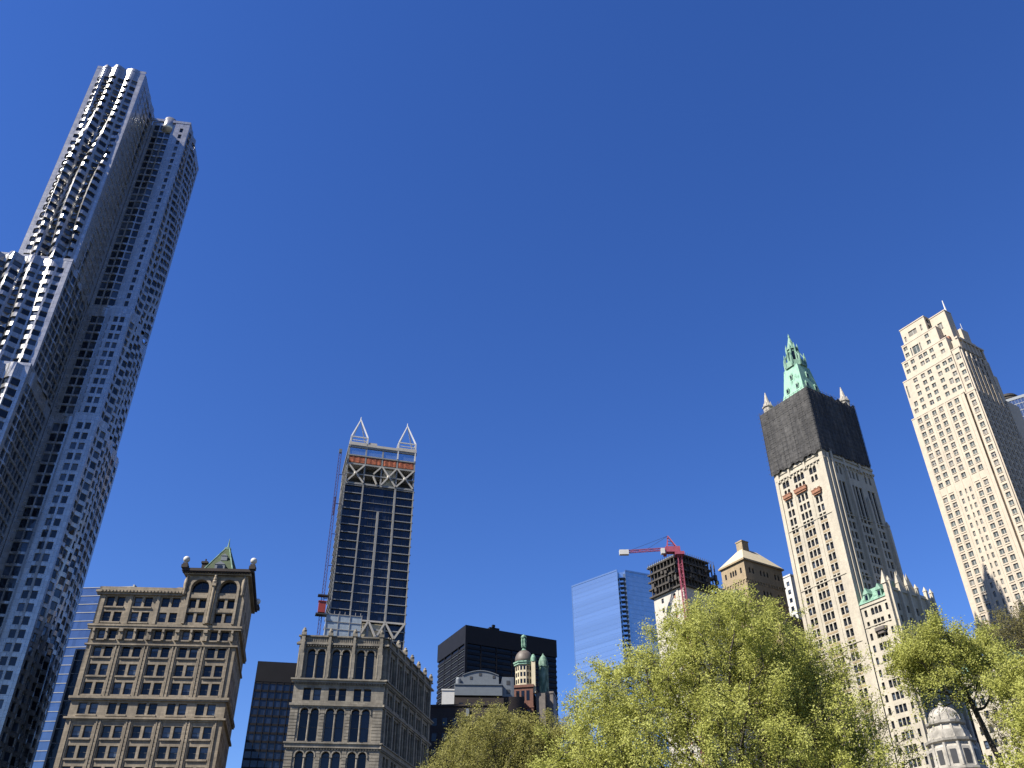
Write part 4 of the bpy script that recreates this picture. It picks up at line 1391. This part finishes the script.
    wt.box(a1, a1 + .5, 0, Dw, Hw + 2.2, Hw + 3.2); wt.box(a1, a1 + .45, 0, Dw, 95, 95.6)
    wt.build('wing_buttress', M['cream'], th)
    bay = MB(); bay.prism([(a0 + 3.4, -.3), (a0 + 4.2, -1.5), (a0 + 7.6, -1.5), (a0 + 8.4, -.3)], 100.6, 101.7); bay.prism([(a0 + 4.2, -.3), (a0 + 4.8, -1.1), (a0 + 7, -1.1), (a0 + 7.6, -.3)], 99.6, 100.6)
    bay.build('wing_balcony', M['dkdome'], th)
    rf = MB()
    rf.frustum([(a0 - .3, -.6), (a1 - 1.0, -.6), (a1 - 1.0, 6), (a0 - .3, 6)], Hw, [(a0 - .3, 4.6), (a1 - 1.0, 4.6), (a1 - 1.0, 6), (a0 - .3, 6)], Hw + 6.2)
    wroof = rf.build('wing_roof', M['copper'], th)
    for c in (a0 + 3.2, a0 + 8.3):
        d2 = MB()
        d2.box(c - .95, c + .95, -.2, 2.6, Hw + .6, Hw + 2.9)
        d2.frustum([(c - 1.2, -.4), (c + 1.2, -.4), (c + 1.2, 3), (c - 1.2, 3)], Hw + 2.9, [(c, -.2), (c, -.2), (c, 3), (c, 3)], Hw + 5.2)
        d2.box(c - .5, c + .5, -.27, -.21, Hw + .9, Hw + 2.6, 1)
        d2.build('wing_dormer', [M['copper'], M['gl_dark']], wroof)
    finish_windows(th, W + WW, WIN_DARK)
gothic_tower()

# ================================================================== pale limestone tower with stepped crown
def limestone_tower():
    th = thing('skyscraper', 'pale limestone tower with stepped crown and a mast, shadow of a spire on it', 'skyscraper', (192.3, 359.9, 0), -57.5)
    wall, W, WR = MB(), [], []
    FLr = 3.9
    def grid(L, z0, z1, cols, w_=2.15, h_=2.35):
        n = int((z1 - .6 - z0) / FLr)
        return [(c - w_ / 2, c + w_ / 2, z1 - 3.2 - k * FLr, z1 - 3.2 - k * FLr + h_) for c in cols for k in range(n) if w_ / 2 < c < L - w_ / 2]
    def block(x0, x1, y0, y1, z0, z1, cols, rcols=(), extra=(), w_=2.15, st='split'):
        L, D = x1 - x0, y1 - y0
        ex = [(e[0] - x0, e[1] - x0, *e[2:]) for e in extra]
        go = [g for g in grid(L, z0, z1, [c - x0 for c in cols], w_) if not any(g[0] < e[1] + .2 and g[1] > e[0] - .2 and g[2] < e[3] + .2 and g[3] > e[2] - .2 for e in ex)]
        facade(wall, W, (x0, y0), FR, L, z0, z1, go + ex, .45, 0, st, blind=.45)
        facade(wall, WR, (x1, y0), RT, D, z0, z1, grid(D, z0, z1, [c - y0 for c in rcols], 2.0, 2.7), .5, 0, st, blind=.1)
        wall.box(x0 - .01, x0 + .01, y0 + .05, y1, z0, z1)
        core.box(x0 + .3, x1 - .6, y0 + .8, y1, z0 + .01, z1 - .3)
    core, trim = MB(), MB()
    rc = [2.6, 6.0, 9.4, 12.8, 16.2, 19.6, 23]
    # main shaft: left strip, centre, groove, right pier
    lo = [11.7, 14.1, 16.5]
    zb = 188.0
    block(0, 28.1, 0, 40, zb, 230.2, [1.0, 3.95, 7.5, 11.85, 15.55, 20.3, 23.9])
    facade(wall, W, (0, 0), FR, 28.1, 0, zb, grid(28, 0, zb - .35, [1.0, 3.95, 7.5, 20.5, 24.1]) + grid(28, 0, zb - .35, lo, 1.1), .45, 0, 'split', blind=.45)
    wall.box(-.01, .01, .05, 40, 0, zb); core.box(.3, 27.6, .8, 39, 0, zb)
    wall.box(28.0, 29.1, 1.6, 1.7, 0, 230); wall.box(28.05, 28.1, 0, 1.6, 0, 230); wall.box(29.1, 29.15, 0, 1.6, 0, 229)
    block(29.1, 33.3, 0, 26, 0, 229.0, [31.2], rc)
    # shoulders and crown, each narrower and a little further back
    block(1.0, 28.6, 1.0, 36, 230.2, 252.0, [3.3, 7.5, 11.85, 15.55, 20.3, 23.9, 26.9], (), ((1.7, 2.5, 242.5, 249.5), (3.2, 5.0, 236.6, 239.4), (23.2, 25.2, 238.0, 241.0)))
    block(28.6, 32.5, 1.6, 24, 229.0, 254.5, [30.9], rc[:-1], ((29.6, 32.0, 248.3, 251.9),))
    block(2.9, 28.0, 2.0, 34, 252.0, 263.0, [5.0, 8.6, 13.2, 15.9, 19.4, 24.6])
    block(4.9, 24.6, 3.0, 30, 263.0, 272.6, [6.6, 19.0], (), ((10.0, 13.6, 264.6, 269.4), (8.8, 9.5, 264.6, 269.4), (14.1, 14.8, 264.6, 269.4)))
    block(6.3, 20.3, 3.6, 18, 272.6, 282.2, [], (6, 12), ((10.2, 14.8, 275.8, 279.0), (7.4, 8.5, 274.4, 277.4), (17.0, 18.0, 275.4, 279.0)))
    block(26.0, 31.0, 13.2, 19, 254.5, 271.5, [])
    block(20.8, 29.2, 7.6, 13.2, 254.5, 281.6, [], (), ((23.6, 26.0, 272.6, 276.6), (23.6, 26.0, 265.0, 268.6)))
    block(28.2, 32.8, 5.5, 18, 254.5, 262.0, [])
    wall.build('wall', M['lime'], th)
    core.build('core', M['roof'], th)
    for x0, x1, y0, z in ((0, 28.1, 0, 230.2), (29.0, 33.4, 0, 229), (1.0, 28.6, 1.0, 252), (28.5, 32.6, 1.6, 254.5), (2.9, 28.0, 2.0, 263), (4.9, 24.6, 3.0, 272.6), (6.2, 20.4, 3.5, 282.2), (20.7, 29.3, 7.5, 281.6)):
        trim.box(x0 - .12, x1 + .12, y0 - .15, y0 + 1.2, z, z + .55)
        trim.box(x1 - .6, x1 + .13, y0 + 1.2, y0 + (12 if z < 281 else 5.4), z, z + .55)
    for c in (2.4, 5.75, 9.65, 13.7, 17.95, 22.1, 26.3):
        trim.box(c - .3, c + .3, -.13, .02, 0, 230.2)
    for y in [1.0 + 3.4 * k for k in range(8)]:              # vertical ribs of the shaded flank
        trim.box(33.3, 33.85, y - .3, y + .3, 0, 252 if y < 24 else 228)
    for y in (26, 34, 42, 50):
        trim.box(33.0, 33.9, y - .5, y + .5, 0, 214)
    trim.build('coping', M['lime'], th)
    sl = MB()
    for c in (3.95, 7.5, 11.85, 15.55, 20.3, 23.9, 31.2):
        for k in range(36):
            z = 227.0 - k * FLr - (1.2 if c > 29 else 0)
            if z > 188 or c < 10 or c > 19:
                sl.box(c - 1.2, c + 1.2, -.22, .02, z - .28, z - .02)
    sl.build('window_sill', M['lime'], th)
    rear = MB(); rear.box(27.6, 33.2, 26, 52, 0, 214); rear.box(30, 33.1, 26, 36, 214, 232)
    rear.build('rear_wing', M['lime'], th)
    for y0, z0, z1 in ((17.0, 120, 212),):
        v = MB()
        for y in [27.5 + 3.1 * k for k in range(8)]:
            v.box(33.15, 33.27, y, y + 1.5, 60, 212)
        v.build('window_strip', M['gl_mid'], th)
    cl = MB()
    for y in [2.4 + 3.2 * k for k in range(7)]:
        cl.box(32.2, 33.3, y - .35, y + .35, 254.5, 259.5)
    cl.box(32.0, 33.5, 1.6, 22.5, 259.5, 260.4)
    cl.build('colonnade', M['lime'], th)
    tb = MB(); tb.box(24.8, 27.8, 5.8, 7.5, 263.4, 266.0); tb.build('terrace_screen', M['terra'], th)
    ms = MB(); ms.tube((28.4, 11, 281.6), (28.4, 11, 290.0), .5, .22, 6); ms.box(27.7, 29.0, 10.2, 11.8, 281.6, 282.8); ms.tube((30.4, 16, 271), (30.4, 16, 276), .18, .12, 5)
    ms.build('mast', M['white'], th)
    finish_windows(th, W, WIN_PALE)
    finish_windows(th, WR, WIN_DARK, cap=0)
limestone_tower()

def right_edge_towers():
    th = thing('skyscraper', 'blue glass tower cut off by the right edge, behind the pale limestone tower', 'skyscraper', (262.6, 393.0, 0), -36.0)
    H = 262.0
    g = MB(); g.box(0, 60, 0, 40, 0, H); g.build('glazing', M['curtain2'], th)
    s = MB()
    for k in range(60):
        s.box(-.1, 60, -.15, .05, H - 3 - k * 4, H - 2.6 - k * 4)
    for k in range(40):
        s.box(k * 1.5 - .06, k * 1.5 + .06, -.14, .04, 0, H)
    s.box(-.3, 60.3, -.3, 1, H, H + 1.6); s.box(-.3, 60, -.35, .3, H - 19.5, H - 17.5)
    s.build('mullion', M['frame_blue'], th)
    r = MB()
    for k in range(3):
        r.lathe(.8, 6.6, [(6.2 - k * .2, H + 1 + k * 1.7), (6.2 - k * .2, H + 1.8 + k * 1.7), (5.5 - k * .2, H + 1.9 + k * 1.7), (5.5 - k * .2, H + 2.7 + k * 1.7)], 28)
    r.build('roof_plant', M['scaf'], th)
    b = thing('office_building', 'small dark flat-topped building beyond the Gothic wing', 'building', (168.5, 338.0, 0), -57.5)
    m = MB(); m.box(-14, 0, 0, 12, 0, 118); m.box(-14.3, .3, -.3, 12.3, 118, 119); m.build('wall', M['scaf'], b)
    for k in range(5):
        for z in (113.5, 109.5, 105.5):
            w_ = MB(); w_.box(-13 + k * 2.7, -11.4 + k * 2.7, -.06, .02, z, z + 2); w_.build('window', M['gl_dark'], b)
    g = thing('office_building', 'stone office building with a pale green copper cornice behind the right trees', 'building', (139.0, 240.5, 0), -57.5)
    wl, W = MB(), []
    facade(wl, W, (-20, 0), FR, 20, 0, 78, cyc([1.8 + 2.7 * k for k in range(7)], [72.5 - 3.7 * k for k in range(15)], 1.3, 2.2), .4, 0, 'sash')
    facade(wl, W, (0, 0), RT, 26, 0, 78, cyc([1.8 + 2.7 * k for k in range(9)], [72.5 - 3.7 * k for k in range(15)], 1.3, 2.2), .4, 0, 'sash')
    wl.box(-19.6, -.5, .7, 26, 0, 77.8); wl.build('wall', M['cream'], g)
    c = MB(); c.box(-20.5, .6, -.6, 26.4, 78, 79.2); c.frustum([(-20.3, -.4), (.4, -.4), (.4, 26), (-20.3, 26)], 79.2, [(-18, 2), (-2, 2), (-2, 24), (-18, 24)], 81.6); c.build('cornice', M['copper'], g)
    p = MB()
    for k in range(8):
        p.box(.0, .7, 1.0 + k * 3.4 - .35, 1.0 + k * 3.4 + .35, 0, 77.5)
    p.build('pier', M['cream'], g)
    finish_windows(g, W, WIN_DARK)
right_edge_towers()

def domed_turret():
    th = thing('turret', 'white stone turret with ribbed dome and cornices among the right trees', 'turret', (80.6, 172.5, 18.7), 20)
    n = 12
    b = MB()
    b.lathe(0, 0, [(4.6, -18.8), (4.6, 17.4), (4.5, 20.5), (3.9, 21.0), (3.7, 23.6)], n)
    b.build('drum', M['whitestone'], th)
    c = MB()
    c.lathe(0, 0, [(3.7, 21.3), (4.5, 21.6), (4.6, 22.0), (3.8, 22.2)], n)
    c.lathe(0, 0, [(2.9, 24.6), (3.5, 24.9), (3.6, 25.3), (2.9, 25.5)], n)
    c.lathe(0, 0, [(4.5, 16.2), (5.2, 16.6), (5.2, 17.0), (4.5, 17.2)], n)
    c.build('cornice', M['whitestone'], th)
    m = MB(); m.lathe(0, 0, [(3.7, 22.2), (3.5, 23.2), (3.0, 24.6)], n); m.build('tier', M['whitestone'], th)
    d = MB()
    d.lathe(0, 0, [(2.75, 25.4)] + [(2.7 * math.cos(R(t)) ** .8, 25.6 + 2.5 * math.sin(R(t))) for t in (0, 12, 24, 36, 48, 60, 72, 82)], 16)
    d.build('dome', M['whitestone'], th, smooth=True)
    r = MB()
    for k in range(12):
        a = 2 * math.pi * k / 12
        pr = [(2.75 * math.cos(R(t)) ** .8, 25.6 + 2.55 * math.sin(R(t))) for t in (0, 15, 30, 45, 60, 75)]
        for (r0, z0), (r1, z1) in zip(pr[:-1], pr[1:]):
            r.tube((r0 * math.cos(a), r0 * math.sin(a), z0), (r1 * math.cos(a), r1 * math.sin(a), z1), .13, .1, 5)
        r.tube((3.75 * math.cos(a), 3.75 * math.sin(a), 22.2), (3.05 * math.cos(a), 3.05 * math.sin(a), 24.6), .22, .18, 5)
        r.tube((4.5 * math.cos(a), 4.5 * math.sin(a), 17.2), (4.4 * math.cos(a), 4.4 * math.sin(a), 21.2), .3, .28, 6)
    r.build('rib', M['whitestone'], th)
    f = MB(); f.lathe(0, 0, [(.75, 27.7), (.75, 28.2), (.5, 28.3), (.5, 28.7), (.6, 28.8), (.15, 29.1)], 10); f.build('finial', M['whitestone'], th)
    for k in range(12):
        a = 2 * math.pi * (k + .5) / 12
        n_ = (math.cos(a), math.sin(a)); u = (-n_[1], n_[0])
        pts = [(n_[0] * q + u[0] * e, n_[1] * q + u[1] * e) for e, q in ((-.5, 4.52), (.5, 4.52), (.5, 4.1), (-.5, 4.1))]
        w_ = MB(); w_.prism(pts, 17.6, 20.0); w_.build('window', M['frame_dark'], th)
domed_turret()

# ================================================================== trees
def leafmat(name, c0, c1, trans=.42):
    m, t, b = newmat(name)
    f = noise(t, objcoord(t), .55, 4, .7)
    f2 = noise(t, objcoord(t), 9.0, 2, .6)
    col = mul(t, ramp(t, f, .32, .68, c0, c1), ramp(t, f2, .3, .7, (.82,) * 3, (1.12,) * 3))
    t.links.new(col, b.inputs['Base Color'])
    b.inputs['Roughness'].default_value = .6
    b.inputs['Specular IOR Level'].default_value = .25
    tr = node(t, 'ShaderNodeBsdfTranslucent')
    t.links.new(col, tr.inputs['Color'])
    mx = node(t, 'ShaderNodeMixShader')
    mx.inputs[0].default_value = trans
    t.links.new(b.outputs[0], mx.inputs[1])
    t.links.new(tr.outputs[0], mx.inputs[2])
    t.links.new(mx.outputs[0], t.nodes['Material Output'].inputs['Surface'])
    return m
LEAF = {
    'bright': leafmat('spring_leaf_yellow_green', (.23, .245, .04), (.44, .45, .13)),
    'dull': leafmat('budding_leaf_olive', (.165, .16, .038), (.285, .27, .08)),
    'brown': leafmat('budding_leaf_brown', (.10, .092, .035), (.17, .155, .055)),
}

def grow_tree(name, label, base, height, lobes, leaf, nleaf, lsize, seed, natt=1500, step=.45, fork=.28, twigs=1.0, trunk_r=.34, gap=0.0, spread=.30):
    """space-colonised limbs towards points scattered through uneven lobes, then single leaves on the thin twigs"""
    rg = np.random.default_rng(seed)
    th = thing(name, label, 'tree', base, 0)
    A = []
    wts = np.array([l[3] * l[4] * l[5] for l in lobes]); wts = wts / wts.sum()
    while len(A) < natt:
        l = lobes[rg.choice(len(lobes), p=wts)]
        v = rg.normal(size=3); v /= np.linalg.norm(v)
        r = rg.random() ** .42
        p = np.array(l[:3]) + v * r * np.array(l[3:6])
        if gap and math.sin(p[0] * 1.7 + seed) * math.sin(p[1] * 1.5 + 1) * math.sin(p[2] * 1.9 + 2) > 1 - gap:
            continue
        if p[2] > height * fork * .8:
            A.append(p)
    A = np.array(A)
    N = [np.zeros(3)]; par = [-1]
    c = A.mean(0)
    z = 0.0
    lean = np.array([c[0], c[1], 0]) * .25 / max(1, height * fork)
    while z < height * fork:
        z += step
        N.append(np.array([lean[0] * z + .05 * math.sin(z), lean[1] * z + .05 * math.cos(1.3 * z), z])); par.append(len(N) - 2)
    near = np.full(len(A), 1e9); idx = np.zeros(len(A), int); alive = np.ones(len(A), bool)
    def upd(i0):
        X = np.array(N[i0:])
        for s in range(0, len(X), 400):
            d = np.linalg.norm(A[:, None, :] - X[None, s:s + 400], axis=2)
            k = d.argmin(1); dm = d[np.arange(len(A)), k]
            b = dm < near
            near[b] = dm[b]; idx[b] = k[b] + i0 + s
    upd(0)
    for it in range(160):
        if not alive.any() or len(N) > 9000:
            break
        acc = {}
        for a in np.nonzero(alive & (near < 40))[0]:
            d = A[a] - N[idx[a]]; d /= (np.linalg.norm(d) + 1e-9)
            acc.setdefault(int(idx[a]), []).append(d)
        i0 = len(N)
        for k, ds in acc.items():
            d = np.sum(ds, 0) + rg.normal(size=3) * .25 + np.array([0, 0, .06])
            d /= (np.linalg.norm(d) + 1e-9)
            N.append(N[k] + d * step); par.append(k)
        upd(i0)
        alive &= near > step * .9
    N = np.array(N); par = np.array(par)
    n = len(N)
    kids = np.zeros(n, int)
    rad = np.zeros(n)
    for i in range(n - 1, -1, -1):
        if rad[i] == 0: rad[i] = .011 ** 2.3
        if par[i] >= 0:
            rad[par[i]] += rad[i]; kids[par[i]] += 1
    rad = rad ** (1 / 2.3)
    rad *= min(1.4, trunk_r / rad[0])
    rad = np.maximum(rad, .009)
    tb = MB()
    for i in range(1, n):
        p = par[i]
        tb.tube(N[p], N[i], rad[p] if kids[p] == 1 else min(rad[p], rad[i] * 1.25), rad[i], 8 if rad[i] > .08 else (5 if rad[i] > .03 else 3), caps=False)
    # twigs
    thin = np.nonzero(rad < .03)[0]
    tw = rg.choice(thin, int(len(thin) * 1.6 * twigs))
    ends = []
    for i in tw:
        d = N[i] - N[par[i]]; d = d / (np.linalg.norm(d) + 1e-9) + rg.normal(size=3) * .75 + np.array([0, 0, .15])
        d /= np.linalg.norm(d)
        e = N[i] + d * rg.uniform(.35, .95)
        tb.tube(N[i], e, .009, .005, 3, caps=False)
        ends.append(N[i] + (e - N[i]) * .55); ends.append(e)
    tb.build('trunk', M['bark'], th)
    # leaves: small clusters at twig ends and along the thin branches
    E_ = np.array(ends)
    src = np.concatenate([E_, E_, N[thin]])
    ncl = nleaf // 5
    heart = np.array([c[0], c[1], c[2] * .86])
    dist = np.linalg.norm((src - heart) / np.array([1, 1, .8]), axis=1)
    wt = np.clip((dist / np.percentile(dist, 92)) ** 1.4, .14, 1.0)
    wt *= np.clip(.55 + .9 * (np.sin(src[:, 0] * 1.9 + seed) * np.sin(src[:, 1] * 1.7 + 2) * np.sin(src[:, 2] * 2.1) + .45), .08, 1.3)   # fuller and barer boughs
    cl = src[rg.choice(len(src), ncl, p=wt / wt.sum())] + rg.normal(size=(ncl, 3)) * spread * .5
    P = np.repeat(cl, 5, 0) + rg.normal(size=(ncl * 5, 3)) * np.array([.11, .11, .10]) * (lsize / .11)
    k = len(P)
    nrm = rg.normal(size=(k, 3)) * .8 + np.array([-.35, -.3, .75]); nrm /= np.linalg.norm(nrm, axis=1)[:, None]
    t = np.cross(nrm, rg.normal(size=(k, 3))); t /= np.linalg.norm(t, axis=1)[:, None]
    b = np.cross(nrm, t)
    s = lsize * rg.uniform(.5, 1.3, k)[:, None]
    V = np.stack([P - t * s * .5, P + b * s * .33 + nrm * s * .1, P + t * s * .5, P - b * s * .33 + nrm * s * .1], 1).reshape(-1, 3)
    me = bpy.data.meshes.new('crown')
    me.vertices.add(k * 4); me.vertices.foreach_set('co', V.astype(np.float32).ravel())
    me.loops.add(k * 4); me.loops.foreach_set('vertex_index', np.arange(k * 4, dtype=np.int32))
    me.polygons.add(k); me.polygons.foreach_set('loop_start', np.arange(0, k * 4, 4, dtype=np.int32))
    me.polygons.foreach_set('loop_total', np.full(k, 4, dtype=np.int32))
    me.materials.append(LEAF[leaf])
    me.update(calc_edges=True)
    o = bpy.data.objects.new('crown', me); COL.objects.link(o); o.parent = th
    return th

# lobes: centre x,y,z and radii, relative to the trunk's foot
grow_tree('tree', 'big spreading yellow-green spring tree rising in front of the centre towers', (10.2, 41.0, 0), 17, [
    (-.4, -.2, 13.3, 4.2, 4.6, 4.3), (-4.0, 0, 10.9, 3.9, 4.4, 4.0), (2.4, -.5, 11.4, 2.6, 3.8, 3.6), (-.9, -1.5, 9.5, 5.9, 5.0, 3.7), (-6.8, 0, 8.9, 2.8, 3.4, 2.8)],
    'bright', 310000, .09, 11, 2700, trunk_r=.44)
grow_tree('tree', 'thin-leaved spring tree letting the cream Gothic facade show through', (15.2, 43.5, 0), 15, [
    (-.6, 0, 13.4, 2.4, 3.2, 3.2), (1.0, 0, 10.6, 2.2, 3.4, 3.0), (-1.5, 0, 9.9, 2.8, 3.4, 2.8)],
    'bright', 26000, .085, 5, 800, trunk_r=.24)
grow_tree('tree', 'olive-brown twiggy tree of the left, lowest of the row', (-1.2, 62.0, 0), 18, [
    (.2, 0, 13.9, 4.2, 4.6, 3.9), (-2.8, -.5, 12.3, 2.9, 3.6, 3.0), (3.6, .5, 13.9, 3.6, 4.0, 3.5), (.4, 0, 10.7, 5.4, 5, 3.2)],
    'dull', 190000, .105, 21, 2600, twigs=1.8)
grow_tree('tree', 'rounded yellow-green tree above the white domed turret', (21.6, 40.3, 0), 16, [
    (-2.5, 0, 14.1, 1.7, 2.0, 1.8), (-.7, .3, 13.7, 1.6, 2.0, 1.7), (-1.6, 0, 13.1, 2.1, 2.0, 1.1)],
    'bright', 56000, .085, 31, 700, trunk_r=.15, fork=.45)
grow_tree('tree', 'brownish sparse tree against the limestone tower at the right edge', (33.6, 56.0, 0), 22, [
    (-.6, 0, 19.4, 3.4, 3.6, 3.4), (3.0, 0, 19.2, 3.4, 3.4, 3.6), (0, 0, 15.4, 4.6, 4, 3.2)],
    'brown', 60000, .11, 41, 1600, twigs=1.6)
grow_tree('tree', 'dense bright green tree in the bottom right corner', (20.8, 34.5, 0), 13, [
    (-.3, 0, 9.9, 2.0, 2.6, 2.8), (2.6, .4, 9.9, 2.4, 2.4, 3.0), (-.4, 0, 8.0, 2.2, 2.4, 2.4)],
    'bright', 130000, .085, 51, 900, trunk_r=.2)
